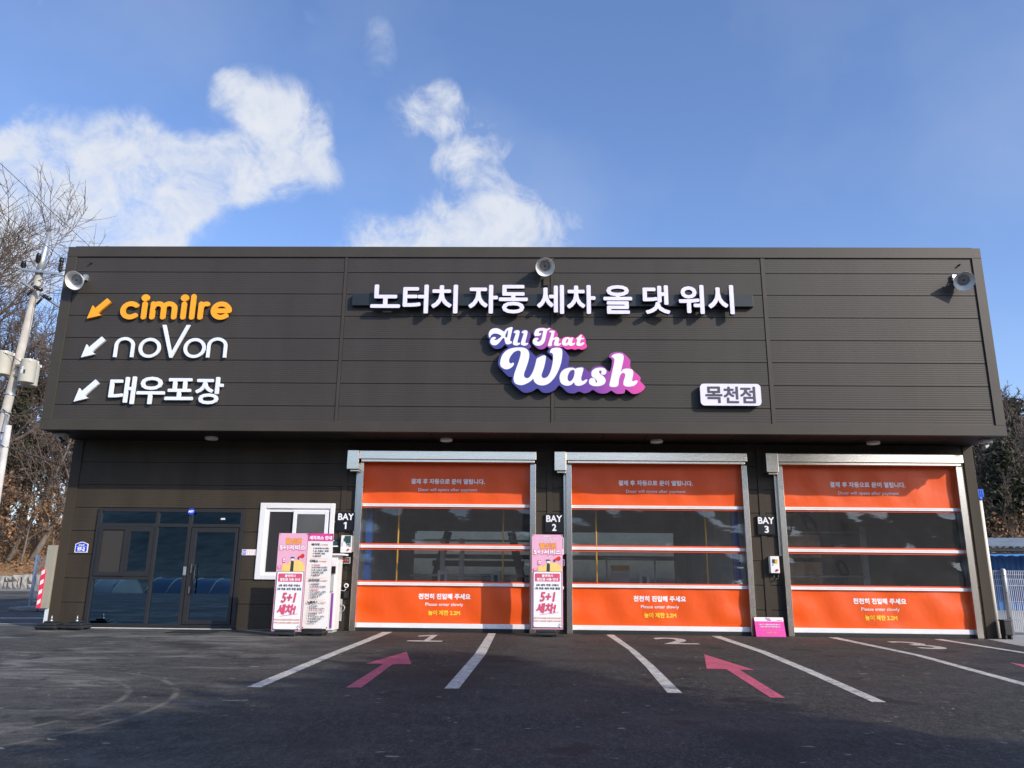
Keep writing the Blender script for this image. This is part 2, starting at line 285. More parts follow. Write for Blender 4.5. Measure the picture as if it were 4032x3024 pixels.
MT['logograd'] = m_gradient('navy to magenta print', ((0., (.045, .05, .25)), (.42, (.07, .05, .27)), (.62, (.18, .05, .32)), (.80, (.45, .07, .38)), (1., (.80, .07, .36))), -.55, 2.6)
MT['logograd_small'] = m_gradient('navy to pink print', ((0., (.045, .05, .25)), (.40, (.06, .045, .26)), (.62, (.25, .06, .34)), (.85, (.66, .07, .36)), (1., (.82, .07, .36))), -1.1, .9)

# ------------------------------------------------------------------ mesh helpers
ORG = {}
class MB:
    def __init__(s): s.v = []; s.f = []; s.mi = []; s.sm = []; s.m = 0; s.smooth = False
    def add(s, vs, fs):
        o = len(s.v); s.v += [tuple(p) for p in vs]
        for f in fs: s.f.append(tuple(i + o for i in f)); s.mi.append(s.m); s.sm.append(s.smooth)
        return s
    def quad(s, *p): return s.add(p, [tuple(range(len(p)))])
    def box(s, x0, x1, y0, y1, z0, z1):
        v = [(x, y, z) for z in (z0, z1) for y in (y0, y1) for x in (x0, x1)]
        return s.add(v, [(0, 2, 3, 1), (4, 5, 7, 6), (0, 1, 5, 4), (2, 6, 7, 3), (0, 4, 6, 2), (1, 3, 7, 5)])
    def obox(s, c, ax, ay, az):
        c, ax, ay, az = map(Vector, (c, ax, ay, az))
        v = [c + ax * x + ay * y + az * z for z in (-1, 1) for y in (-1, 1) for x in (-1, 1)]
        return s.add(v, [(0, 2, 3, 1), (4, 5, 7, 6), (0, 1, 5, 4), (2, 6, 7, 3), (0, 4, 6, 2), (1, 3, 7, 5)])
    def tube(s, pts, rad, n=8, caps=True):
        pts = [Vector(p) for p in pts]; o = len(s.v); k = len(pts)
        rad = rad if isinstance(rad, (list, tuple)) else [rad] * k
        d0 = (pts[1] - pts[0]).normalized(); a = d0.orthogonal().normalized()
        for i, p in enumerate(pts):
            d = (pts[min(i + 1, k - 1)] - pts[max(i - 1, 0)]).normalized()
            a = (a - d * a.dot(d)).normalized(); b = d.cross(a)
            for j in range(n):
                t = 2 * math.pi * j / n; s.v.append(tuple(p + (a * math.cos(t) + b * math.sin(t)) * rad[i]))
        for i in range(k - 1):
            for j in range(n):
                s.f.append((o + i * n + j, o + i * n + (j + 1) % n, o + (i + 1) * n + (j + 1) % n, o + (i + 1) * n + j)); s.mi.append(s.m); s.sm.append(n > 4)
        if caps:
            s.f.append(tuple(o + j for j in reversed(range(n)))); s.mi.append(s.m); s.sm.append(False)
            s.f.append(tuple(o + (k - 1) * n + j for j in range(n))); s.mi.append(s.m); s.sm.append(False)
        return s
    def lathe(s, c, axis, prof, n=28, cap=False):
        # prof: (distance along the axis, radius)
        c = Vector(c); ax = Vector(axis).normalized(); a = ax.orthogonal().normalized(); b = ax.cross(a); o = len(s.v)
        for h, r in prof:
            for j in range(n):
                t = 2 * math.pi * j / n; s.v.append(tuple(c + ax * h + (a * math.cos(t) + b * math.sin(t)) * r))
        for i in range(len(prof) - 1):
            for j in range(n):
                s.f.append((o + i * n + j, o + i * n + (j + 1) % n, o + (i + 1) * n + (j + 1) % n, o + (i + 1) * n + j)); s.mi.append(s.m); s.sm.append(True)
        if cap:
            s.f.append(tuple(o + j for j in reversed(range(n)))); s.mi.append(s.m); s.sm.append(False)
            s.f.append(tuple(o + (len(prof) - 1) * n + j for j in range(n))); s.mi.append(s.m); s.sm.append(False)
        return s
    def flat(s, vs, fs, fn, d=None):
        """2D region -> surface; fn maps (x, y, depth 0/1) to 3D; with d the region gets sides and a back"""
        o = len(s.v)
        s.add([fn(x, y, 0) for x, y in vs], fs)
        if d is None: return s
        s.add([fn(x, y, 1) for x, y in vs], [tuple(reversed(f)) for f in fs])
        n = len(vs); cnt = {}
        for f in fs:
            for i in range(len(f)):
                e = (f[i], f[(i + 1) % len(f)]); cnt[e] = 1
        for (a, b) in list(cnt):
            if (b, a) not in cnt:
                s.f.append((o + b, o + a, o + n + a, o + n + b)); s.mi.append(s.m if s.side is None else s.side); s.sm.append(False)
        return s
    side = None
    def build(s, name, mats, parent=None, loc=None, bevel=0., hide=False):
        org = Vector(loc) if loc is not None else (ORG[parent.name] if parent else Vector((0, 0, 0)))
        me = bpy.data.meshes.new(name); me.from_pydata([(x - org.x, y - org.y, z - org.z) for x, y, z in s.v], [], s.f)
        mats = mats if isinstance(mats, (list, tuple)) else [mats]
        for m in mats: me.materials.append(MT[m])
        me.polygons.foreach_set('material_index', s.mi); me.polygons.foreach_set('use_smooth', s.sm); me.update()
        o = bpy.data.objects.new(name, me); col.objects.link(o)
        if parent: o.parent = parent; ORG[o.name] = org
        else: o.location = org; ORG[o.name] = org
        if bevel:
            b = o.modifiers.new('bevel', 'BEVEL'); b.width = bevel; b.segments = 2; b.limit_method = 'ANGLE'
        return o

def thing(name, label, cat, loc, group=None):
    o = bpy.data.objects.new(name, None); col.objects.link(o); o.location = loc; o.empty_display_size = .3
    ORG[o.name] = Vector(loc); return tag(o, label, cat, group)
def tag(o, label, cat, group=None):
    o['label'] = label; o['category'] = cat
    if group: o['group'] = group
    return o
def struct(o): o['kind'] = 'structure'; return o
def stuff(o, label, cat): o['kind'] = 'stuff'; return tag(o, label, cat)
def dup(root, loc, rz=0, s=1, label=None):
    r = root.copy(); col.objects.link(r); r.location = loc; r.rotation_euler = (0, 0, rz); r.scale = (s, s, s)
    if label: r['label'] = label
    def rec(a, b):
        for ch in a.children:
            c = ch.copy(); col.objects.link(c); c.parent = b; rec(ch, c)
    rec(root, r); return r

# flat regions: text and outlines
_tx = {}
def _region(cu):
    o = bpy.data.objects.new('region', cu); me = bpy.data.meshes.new_from_object(o)
    r = [(v.co.x, v.co.y) for v in me.vertices], [tuple(p.vertices) for p in me.polygons]
    bpy.data.meshes.remove(me); bpy.data.objects.remove(o); bpy.data.curves.remove(cu)
    vs, fs = r; out = []
    for f in fs:                                # keep every face counter-clockwise
        a = sum(vs[f[i]][0] * vs[f[(i + 1) % len(f)]][1] - vs[f[(i + 1) % len(f)]][0] * vs[f[i]][1] for i in range(len(f)))
        out.append(f if a > 0 else tuple(reversed(f)))
    return vs, out
def text2d(t, off=0.):
    if (t, off) not in _tx:
        cu = bpy.data.curves.new('lettering', 'FONT'); cu.body = t; cu.size = 1; cu.offset = off; cu.resolution_u = 3; _tx[(t, off)] = _region(cu)
    return _tx[(t, off)]
def area2d(contours, res=1):
    cu = bpy.data.curves.new('outline', 'CURVE'); cu.dimensions = '2D'; cu.fill_mode = 'BOTH'
    for c in contours:
        sp = cu.splines.new('POLY'); sp.points.add(len(c) - 1); sp.use_cyclic_u = True
        for p, (x, y) in zip(sp.points, c): p.co = (x, y, 0, 1)
    return _region(cu)
def smooth(c, n=4):
    out = []
    for i in range(len(c)):
        p0, p1, p2, p3 = c[i - 1], c[i], c[(i + 1) % len(c)], c[(i + 2) % len(c)]
        for k in range(n):
            t = k / n
            out.append(tuple(.5 * (2 * p1[q] + (p2[q] - p0[q]) * t + (2 * p0[q] - 5 * p1[q] + 4 * p2[q] - p3[q]) * t * t + (3 * p1[q] - p0[q] - 3 * p2[q] + p3[q]) * t ** 3) for q in (0, 1)))
    return out
def bbox(vs): xs = [v[0] for v in vs]; ys = [v[1] for v in vs]; return min(xs), max(xs), min(ys), max(ys)
def put(mb, t, x0, x1, z0, z1, y=0., bold=0., depth=None, plane=None, slant=0.):
    """text t filling the box x0..x1, z0..z1; bold is a stroke gain in metres"""
    vs, fs = text2d(t); a, b, c, d = bbox(vs)
    sx = (x1 - x0 - 2 * bold) / max(b - a, 1e-6); sz = (z1 - z0 - 2 * bold) / max(d - c, 1e-6)
    pl = plane or (lambda x, z, dd: (x, dd, z))
    offs = [(0, 0)] + ([(bold * math.cos(k * math.pi / 4), bold * math.sin(k * math.pi / 4)) for k in range(8)] if bold else [])
    for i, (ox, oz) in enumerate(offs):
        e = i * (.00025 if depth is None else .0006)
        q = [(x0 + bold + (x - a) * sx + ox + slant * (z - c) * sz, z0 + bold + (z - c) * sz + oz) for x, z in vs]
        if depth is None: mb.flat(q, fs, lambda x, z, k: pl(x, z, y - e))
        else: mb.flat(q, fs, lambda x, z, k: pl(x, z, (y - e) if k == 0 else y + depth), 1)
def line(mb, t, xc, z, h, y, bold=0., wscale=1., plane=None, left=None, slant=0.):
    """one line of text of em height h on base z, centred on xc or starting at left"""
    vs, fs = text2d(t); a, b, c, d = bbox(vs); s = h; w = (b - a) * s * wscale
    x0 = left if left is not None else xc - w / 2
    put(mb, t, x0 - bold, x0 + w + bold, z + c * s - bold, z + d * s + bold, y, bold, plane=plane, slant=slant)
def stroke(pts, w, cap='round', n=7):
    """outline of a constant-width stroke along pts"""
    L_, R_ = [], []; k = len(pts)
    for i in range(k):
        p = Vector(pts[i]); a = Vector(pts[max(i - 1, 0)]); b = Vector(pts[min(i + 1, k - 1)])
        d = (b - a).normalized(); nn = Vector((-d.y, d.x))
        m = 1.
        if 0 < i < k - 1:
            d1 = (p - a).normalized(); m = 1 / max(.35, abs(nn.dot(Vector((-d1.y, d1.x)))))
        L_.append(p + nn * w / 2 * m); R_.append(p - nn * w / 2 * m)
    def arc(c, fr, sgn):
        v = fr - c; return [c + Matrix.Rotation(sgn * math.pi * j / n, 2) @ v for j in range(1, n)]
    out = list(R_)
    if cap == 'round': out += arc(Vector(pts[-1]), R_[-1], 1)
    out += reversed(L_)
    if cap == 'round': out += arc(Vector(pts[0]), L_[0], 1)
    return [(p.x, p.y) for p in out]
def arcpts(cx, cy, rx_, ry_, a0, a1, n=18): return [(cx + rx_ * math.cos(R(a0 + (a1 - a0) * i / n)), cy + ry_ * math.sin(R(a0 + (a1 - a0) * i / n))) for i in range(n + 1)]
def rrect(x0, x1, z0, z1, r, n=5):
    o = []
    for cx, cz, a in ((x1 - r, z0 + r, -90), (x1 - r, z1 - r, 0), (x0 + r, z1 - r, 90), (x0 + r, z0 + r, 180)):
        o += arcpts(cx, cz, r, r, a, a + 90, n)
    return o
def fill(mb, contours, y, depth=None, plane=None):
    vs, fs = area2d(contours); pl = plane or (lambda x, z, d: (x, d, z))
    if depth is None: mb.flat(vs, fs, lambda x, z, k: pl(x, z, y))
    else: mb.flat(vs, fs, lambda x, z, k: pl(x, z, y if k == 0 else y + depth), 1)

# ------------------------------------------------------------------ ground
g = MB()
xs = [-700, -120, -60, -30, 0, 30, 60, 120, 700]; ysg = [-700, -140, -60, -44, -30, 0, 40, 120, 700]
def gz(x, y): return -.03 if y > -40 else -2.6
g.add([(x, y, gz(x, y)) for y in ysg for x in xs], [(j * 9 + i, j * 9 + i + 1, (j + 1) * 9 + i + 1, (j + 1) * 9 + i) for j in range(8) for i in range(8)])
struct(g.build('ground', 'soil'))
g = MB(); g.quad((-70, -30, 0), (40, -30, 0), (40, 36, 0), (-70, 36, 0)); struct(g.build('asphalt_lot', 'asphalt'))
g = MB(); g.quad((10.30, -.25, .006), (9.95, -2.08, .006), (14, -2.9, .006), (30, -2.9, .006), (30, 20, .006), (10.9, 20, .006), (10.9, -.2, .006)); struct(g.build('concrete_apron', 'concrete'))

def paint(name, polys, m, label, cat, group, contours=False):
    b = MB()
    for p in polys: fill(b, [p] if not contours else p, .004, plane=lambda x, z, d: (x, z, d))
    x0, x1, y0, y1 = bbox(b.v)
    return tag(b.build(name, m, loc=((x0 + x1) / 2, (y0 + y1) / 2, 0)), label, cat, group)
G = 'white lane lines painted in front of the bays'
paint('lane_line', [[(-3.375, -9.18), (-3.205, -9.19), (-3.24, -5.2), (-3.215, -2.6), (-3.20, -.2), (-3.42, -.26), (-3.40, -2.6), (-3.41, -5.2)]], 'paint', 'white lane line leftmost of all, left of the first pink arrow', 'lane line', G)
paint('lane_line', [[(-1.073, -9.09), (-.905, -9.08), (-.80, -5), (-.815, -.25), (-.99, -.25), (-.985, -5)]], 'paint', 'white lane line right of the first pink arrow, below the middle banner', 'lane line', G)
paint('lane_line', [[(1.515, -9.18), (1.682, -9.19), (1.80, -6.5), (1.865, -4.1), (1.885, -.25), (1.71, -.25), (1.745, -3.9), (1.66, -6.5)]], 'paint', 'white lane line left of the painted number 2', 'lane line', G)
paint('lane_line', [[(3.645, -9.66), (3.795, -9.67), (4.03, -7), (4.24, -3.95), (4.30, -.25), (4.09, -.25), (4.07, -3.95), (3.87, -7)]], 'paint', 'white lane line right of the second pink arrow', 'lane line', G)
paint('lane_line', [[(6.05, -9.4), (6.21, -9.4), (6.87, -4.25), (6.945, -.25), (6.73, -.25), (6.72, -4.25)]], 'paint', 'white lane line left of the painted number 3', 'lane line', G)
paint('lane_line', [[(8.95, -9.4), (9.10, -9.4), (9.18, -3.5), (9.22, -.4), (9.02, -.4), (9.03, -3.5)]], 'paint', 'thin white lane line at the far right, beyond the number 3', 'lane line', G)
G = 'pink arrows painted on the asphalt'
def arrow(t, hl, hr, jl, jr, tl, tr): return [t, hl, jl, tl, tr, jr, hr]
paint('painted_arrow', [arrow((-2.176, -4.763), (-2.499, -6.65), (-1.822, -6.63), (-2.234, -6.68), (-2.09, -6.70), (-2.226, -9.11), (-2.049, -9.11))], 'pinkpaint', 'pink road arrow in front of the first bay', 'road arrow', G)
paint('painted_arrow', [arrow((2.97, -4.555), (2.519, -6.738), (3.194, -6.834), (2.80, -6.75), (2.979, -6.80), (2.614, -9.45), (2.774, -9.455))], 'pinkpaint', 'pink road arrow in front of the second bay', 'road arrow', G)
paint('painted_arrow', [arrow((7.75, -5.31), (7.22, -7.1), (8.0, -7.15), (7.52, -7.15), (7.70, -7.18), (7.28, -9.6), (7.44, -9.6))], 'pinkpaint', 'pink road arrow cut off by the right edge', 'road arrow', G)
G = 'bay numbers painted on the asphalt'
paint('painted_number', [[(-2.5, -2.66), (-1.8, -2.66), (-1.8, -2.42), (-2.07, -2.42), (-2.07, -.92), (-2.2, -.92), (-2.45, -1.18), (-2.45, -1.42), (-2.19, -1.22), (-2.19, -2.42), (-2.5, -2.42)]], 'paint', 'white number 1 painted on the asphalt', 'road number', G)
for t, x0, x1, y0, y1, w in (('2', 2.66, 3.31, -2.55, -.92, .0), ('3', 7.60, 8.12, -2.95, -1.2, .0)):
    b = MB(); put(b, t, x0, x1, y0, y1, .004, 0, plane=lambda x, z, d: (x, z, d)); b2 = MB()
    for ox in (-.035, 0, .035): b2.v += []; put(b2, t, x0 + ox, x1 + ox, y0, y1, .004 + (ox + .035) * .01, 0, plane=lambda x, z, d: (x, z, d))
    tag(b2.build('painted_number', 'paint', loc=((x0 + x1) / 2, (y0 + y1) / 2, 0)), 'white number %s painted on the asphalt' % t, 'road number', G)

# ------------------------------------------------------------------ building
BX0, BX1, FY, ZS, ZT = -11.38, 10.68, -1.457, 4.452, 9.0
bld = thing('car_wash_building', 'long dark grey brown car wash with an overhanging upper box and three orange bay doors', 'building', (0, 0, 0))

def ribbed(mb, x0, x1, z0, z1, y, seams, pitch=.0464, d=.0013):
    """horizontal micro-ribbed cladding sheet with a deeper joint at each seam"""
    zs = []
    s_ = sorted([s for s in seams if z0 < s < z1]); edges = [z0] + s_ + [z1]
    for a, b in zip(edges[:-1], edges[1:]):
        n = max(1, int((b - a - .05) / pitch)); m0 = a + .028 if a in s_ else a; m1 = b - .010 if b in s_ else b
        if a in s_: zs += [(a, y + .016), (a + .010, y + .002), (a + .012, y)]
        else: zs += [(a, y)]
        p = (m1 - m0) / max(1, n)
        for i in range(n):
            c = m0 + i * p
            zs += [(c + .012, y), (c + p * .42, y), (c + p * .58, y + d), (c + p * .80, y + d)]
        if b in s_: zs += [(b - .006, y), (b - .0055, y + .016)]
        else: zs += [(b, y)]
    zs.sort(key=lambda q: q[0])
    o = len(mb.v); mb.v += [(x, yy, z) for z, yy in zs for x in (x0, x1)]
    for i in range(len(zs) - 1):
        mb.f.append((o + 2 * i, o + 2 * i + 1, o + 2 * i + 3, o + 2 * i + 2)); mb.mi.append(0); mb.sm.append(False)

FS = [8.355, 7.802, 7.241, 6.684, 6.143, 5.595, 5.051]
for x0, x1 in ((-11.135, -4.562), (-4.48, .414), (.503, 5.44), (5.546, 10.453)):
    m = MB(); ribbed(m, x0, x1, 4.69, 8.745, FY + .035, FS); m.build('fascia_panel', 'fascia', bld)
for x0, x1 in ((-4.562, -4.48), (.414, .503), (5.44, 5.546)):
    m = MB(); m.box(x0 + .008, x1 - .006, FY + .018, FY + .06, 4.69, 8.745); m.build('fascia_mullion', 'trim', bld)
m = MB()
m.box(BX0, BX1, FY, FY + .12, 8.745, ZT); m.box(BX0, BX1, FY, FY + .12, ZS, 4.688)
m.box(BX0, BX0 + .245, FY + .002, FY + .12, 4.690, 8.743); m.box(BX1 - .225, BX1, FY + .002, FY + .12, 4.690, 8.743)
m.build('fascia_frame', 'trim', bld, bevel=.006)
m = MB(); m.box(-11.22, 10.50, FY + .03, FY + .3, ZT + .001, ZT + .028); m.build('roof_coping', 'trim', bld)
m = MB(); m.box(BX0 + .01, BX1 - .01, FY + .125, 9.2, ZS + .03, ZT - .02); m.build('upper_body', 'trim', bld)
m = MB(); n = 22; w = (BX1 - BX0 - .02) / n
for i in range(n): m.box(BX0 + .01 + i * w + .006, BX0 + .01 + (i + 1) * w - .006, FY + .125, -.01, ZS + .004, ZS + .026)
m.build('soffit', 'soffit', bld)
# lower wall
WS = [.015 + .5567 * i for i in range(1, 8)]
m = MB()
D1, D2, D3 = (-4.10, -.035), (.94, 5.06), (6.01, 10.19)
for x0, x1, z0, z1 in ((-11.15, -10.50, .02, ZS), (-10.50, -6.95, 2.785, ZS), (-6.95, -6.52, .02, ZS), (-6.52, -4.80, .02, 1.17), (-6.52, -4.80, 2.91, ZS), (-4.80, D1[0], .02, ZS),
                       (D1[0], D1[1], 3.95, ZS), (D1[1], D2[0], .02, ZS), (D2[0], D2[1], 3.95, ZS), (D2[1], D3[0], .02, ZS), (D3[0], D3[1], 3.95, ZS), (D3[1], 10.46, .02, ZS)):
    ribbed(m, x0, x1, z0, z1, 0, WS)
m.build('wall', 'wall', bld)
for x in (-4.565, .432, 5.515): m = MB(); m.box(x - .062, x + .062, -.022, .03, .02, ZS); m.build('wall_pilaster', 'wall', bld)
for a, b in ((BX0, -11.14), (10.44, BX1)): m = MB(); m.box(a, b, -.03, .12, 0, ZS); m.build('corner_trim', 'wall', bld, bevel=.006)
m = MB()                                               # linings, side walls, partitions, back wall with its own openings
for x0, x1, z0, z1 in ((-11.3, -10.52, 0, ZS), (-10.52, -6.93, 2.80, ZS), (-6.93, -6.5, 0, ZS), (-6.5, -4.82, 0, 1.16), (-6.5, -4.82, 2.92, ZS), (-4.82, D1[0] - .02, 0, ZS), (D1[0] - .02, D1[1] + .02, 3.97, ZS),
                       (D1[1] + .02, D2[0] - .02, 0, ZS), (D2[0] - .02, D2[1] + .02, 3.97, ZS), (D2[1] + .02, D3[0] - .02, 0, ZS), (D3[0] - .02, D3[1] + .02, 3.97, ZS), (D3[1] + .02, 10.6, 0, ZS)):
    m.box(x0, x1, .06, .14, z0, z1)
m.build('wall_lining', 'inwall', bld)
for a, b in ((BX0 + .02, BX0 + .12), (BX1 - .12, BX1 - .02)): m = MB(); m.box(a, b, .125, 9.0, 0, ZS); m.build('side_wall', 'wall', bld)
for x in (-4.72, .40, 5.48): m = MB(); m.box(x, x + .1, .145, 8.9, 0, ZS); m.build('partition_wall', 'inwall', bld)
for a, b in (D1, D2, D3):
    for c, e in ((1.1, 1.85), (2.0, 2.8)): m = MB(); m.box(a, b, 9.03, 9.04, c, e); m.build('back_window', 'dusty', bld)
m = MB(); m.box(BX0 + .02, D1[0], 9.0, 9.1, 0, ZS)
for (a, b), nx in ((D1, D2[0]), (D2, D3[0]), (D3, BX1 - .02)):
    m.box(a, b, 9, 9.1, 0, 1.1); m.box(a, b, 9, 9.1, 1.85, 2.0); m.box(a, b, 9, 9.1, 2.8, ZS); m.box(b, nx, 9, 9.1, 0, ZS)
m.build('back_wall', 'inwall', bld)
m = MB(); m.box(BX0 + .12, BX1 - .12, .15, 9, .012, .03); m.build('floor_slab', 'infloor', bld)
m = MB(); m.box(-10.6, -7.0, -.06, .05, .0, .018); m.build('door_sill', 'mortar', bld)

# shopfront
def frame_bars(mb, bars, y0, y1):
    for x0, x1, z0, z1 in bars: mb.box(x0, x1, y0, y1, z0, z1)
m = MB()
frame_bars(m, [(-10.52, -10.42, .02, 2.785), (-7.03, -6.935, .02, 2.785)], -.05, .06)
frame_bars(m, [(-10.42, -7.03, 2.70, 2.785), (-10.42, -7.03, .02, .105)], -.048, .06)
frame_bars(m, [(-9.09, -9.01, .105, 2.70), (-8.29, -8.20, .105, 2.70)], -.046, .06)
frame_bars(m, [(-10.42, -9.09, 2.345, 2.425), (-9.01, -8.29, 2.345, 2.425), (-8.20, -7.03, 2.345, 2.425), (-10.42, -9.09, 1.11, 1.19)], -.044, .06)
sf = m.build('shopfront', 'frame', bld, bevel=.006)
for x0, x1, z0, z1 in ((-10.42, -9.09, 2.425, 2.70), (-9.01, -8.29, 2.425, 2.70), (-8.20, -7.03, 2.425, 2.70), (-10.42, -9.09, .105, 1.11), (-9.01, -8.29, .105, 2.345)):
    m = MB(); m.box(x0, x1, .0, .012, z0, z1); m.build('pane', 'glass', sf)
m = MB(); frame_bars(m, [(-10.42, -10.33, 1.19, 2.345), (-9.80, -9.70, 1.19, 2.345)], -.075, -.03); frame_bars(m, [(-10.33, -9.80, 2.27, 2.345), (-10.33, -9.80, 1.19, 1.275)], -.073, -.03); m.build('window_sash', 'frame', sf)
m = MB(); frame_bars(m, [(-9.70, -9.655, 1.19, 2.345), (-9.19, -9.09, 1.19, 2.345)], -.062, -.02); frame_bars(m, [(-9.655, -9.19, 2.235, 2.345), (-9.655, -9.19, 1.19, 1.30)], -.060, -.02); m.build('window_sash', 'frame', sf)
m = MB(); m.box(-10.33, -9.80, -.045, -.04, 1.275, 2.27); m.build('screen_or_shade', 'screen', sf)
m = MB(); m.box(-9.655, -9.19, -.035, -.025, 1.30, 2.235); m.build('pane', 'glass', sf)
m = MB(); m.box(-8.18, -8.05, -.066, -.01, .11, 2.335); m.box(-7.115, -7.05, -.066, -.01, .11, 2.335); m.box(-8.05, -7.115, -.064, -.01, 2.225, 2.335); m.box(-8.05, -7.115, -.064, -.01, .11, .20)
dr = m.build('glass_door', 'frame', bld, bevel=.005)
m = MB(); m.box(-8.05, -7.115, -.03, -.018, .20, 2.225); m.build('pane', 'glass', dr)
m = MB(); m.tube([(-7.98, -.125, .80), (-7.98, -.125, 1.48)], .016, 10); m.tube([(-7.98, -.125, .90), (-7.98, -.03, .90)], .012, 8); m.tube([(-7.98, -.125, 1.38), (-7.98, -.03, 1.38)], .012, 8); m.build('pull_handle', 'boltdark', dr)
for a, b in ((.80, .96), (1.27, 1.48)): m = MB(); m.box(-8.09, -8.06, -.10, -.066, a, b); m.build('lock_plate', 'alu', dr)
m = MB(); m.box(-8.27, -8.21, -.085, -.05, 1.22, 1.42); m.box(-8.262, -8.218, -.095, -.085, 1.25, 1.34); m.build('door_lock', 'galv', dr)
m = MB(); m.box(-7.52, -7.42, -.012, -.004, 2.53, 2.57); m.build('sticker', 'whitemetal', sf)

# white sliding window
m = MB()
m.box(-6.575, -6.43, -.045, .08, 1.14, 2.945); m.box(-4.87, -4.755, -.045, .08, 1.14, 2.945); m.box(-6.43, -4.87, -.043, .08, 2.815, 2.945); m.box(-6.43, -4.87, -.043, .08, 1.14, 1.25)
wn = m.build('sliding_window', 'pvc', bld, bevel=.012)
m = MB(); m.box(-6.43, -6.35, .0, .04, 1.25, 2.815); m.box(-6.35, -4.87, .002, .04, 2.735, 2.815); m.box(-6.43, -4.87, .004, .04, 1.25, 1.315); m.build('track_frame', 'pvc', wn)
m = MB(); m.box(-5.76, -5.67, -.028, .01, 1.31, 2.765); m.box(-4.99, -4.90, -.028, .01, 1.31, 2.765); m.box(-5.67, -4.99, -.026, .01, 2.68, 2.765); m.box(-5.67, -4.99, -.026, .01, 1.31, 1.40); m.build('window_sash', 'pvc', wn, bevel=.006)
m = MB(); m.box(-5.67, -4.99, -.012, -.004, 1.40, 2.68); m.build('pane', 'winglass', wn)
m = MB(); m.box(-6.35, -5.72, .028, .034, 1.315, 2.735); m.build('screen_or_shade', 'dark', wn)  # dark sheet standing in for the shade inside the open left half
for z in (2.05, 2.5): m = MB(); m.box(-4.745, -4.73, -.02, .02, z, z + .02); m.build('window_clip', 'whitemetal', wn)

# rapid roll doors
DOORS = [(-4.09, -.045, -4.225, .093, 'first'), (.953, 5.045, .82, 5.178, 'second'), (6.027, 10.165, 5.893, 10.312, 'third')]
def curtain_y(x0, x1, z0, z1, amp, seed):
    r = random.Random(seed); ph = [r.uniform(0, 6.3) for _ in range(8)]
    def f(x, z):
        u, v = (x - x0) / (x1 - x0), (z - z0) / (z1 - z0); e = max(0, math.sin(math.pi * min(1, max(0, v)))) ** .6
        side = math.exp(-min(u, 1 - u) * 12)
        return .025 - amp * e * (.35 * math.sin(2.1 * u * 6.3 + ph[0]) + .3 * math.sin(5.3 * u * 6.3 + ph[1] + 2 * v) + .75 * side * math.sin(6 * v + ph[2] + 8 * u))
    return f
def curtain(mb, x0, x1, z0, z1, amp, seed):
    nx, nz = 36, max(2, int((z1 - z0) / .09)); f = curtain_y(x0, x1, z0, z1, amp, seed); o = len(mb.v)
    for j in range(nz + 1):
        for i in range(nx + 1):
            x, z = x0 + (x1 - x0) * i / nx, z0 + (z1 - z0) * j / nz; mb.v.append((x, f(x, z), z))
    for j in range(nz):
        for i in range(nx):
            a = o + j * (nx + 1) + i; mb.f.append((a, a + 1, a + nx + 2, a + nx + 1)); mb.mi.append(mb.m); mb.sm.append(True)
    return f
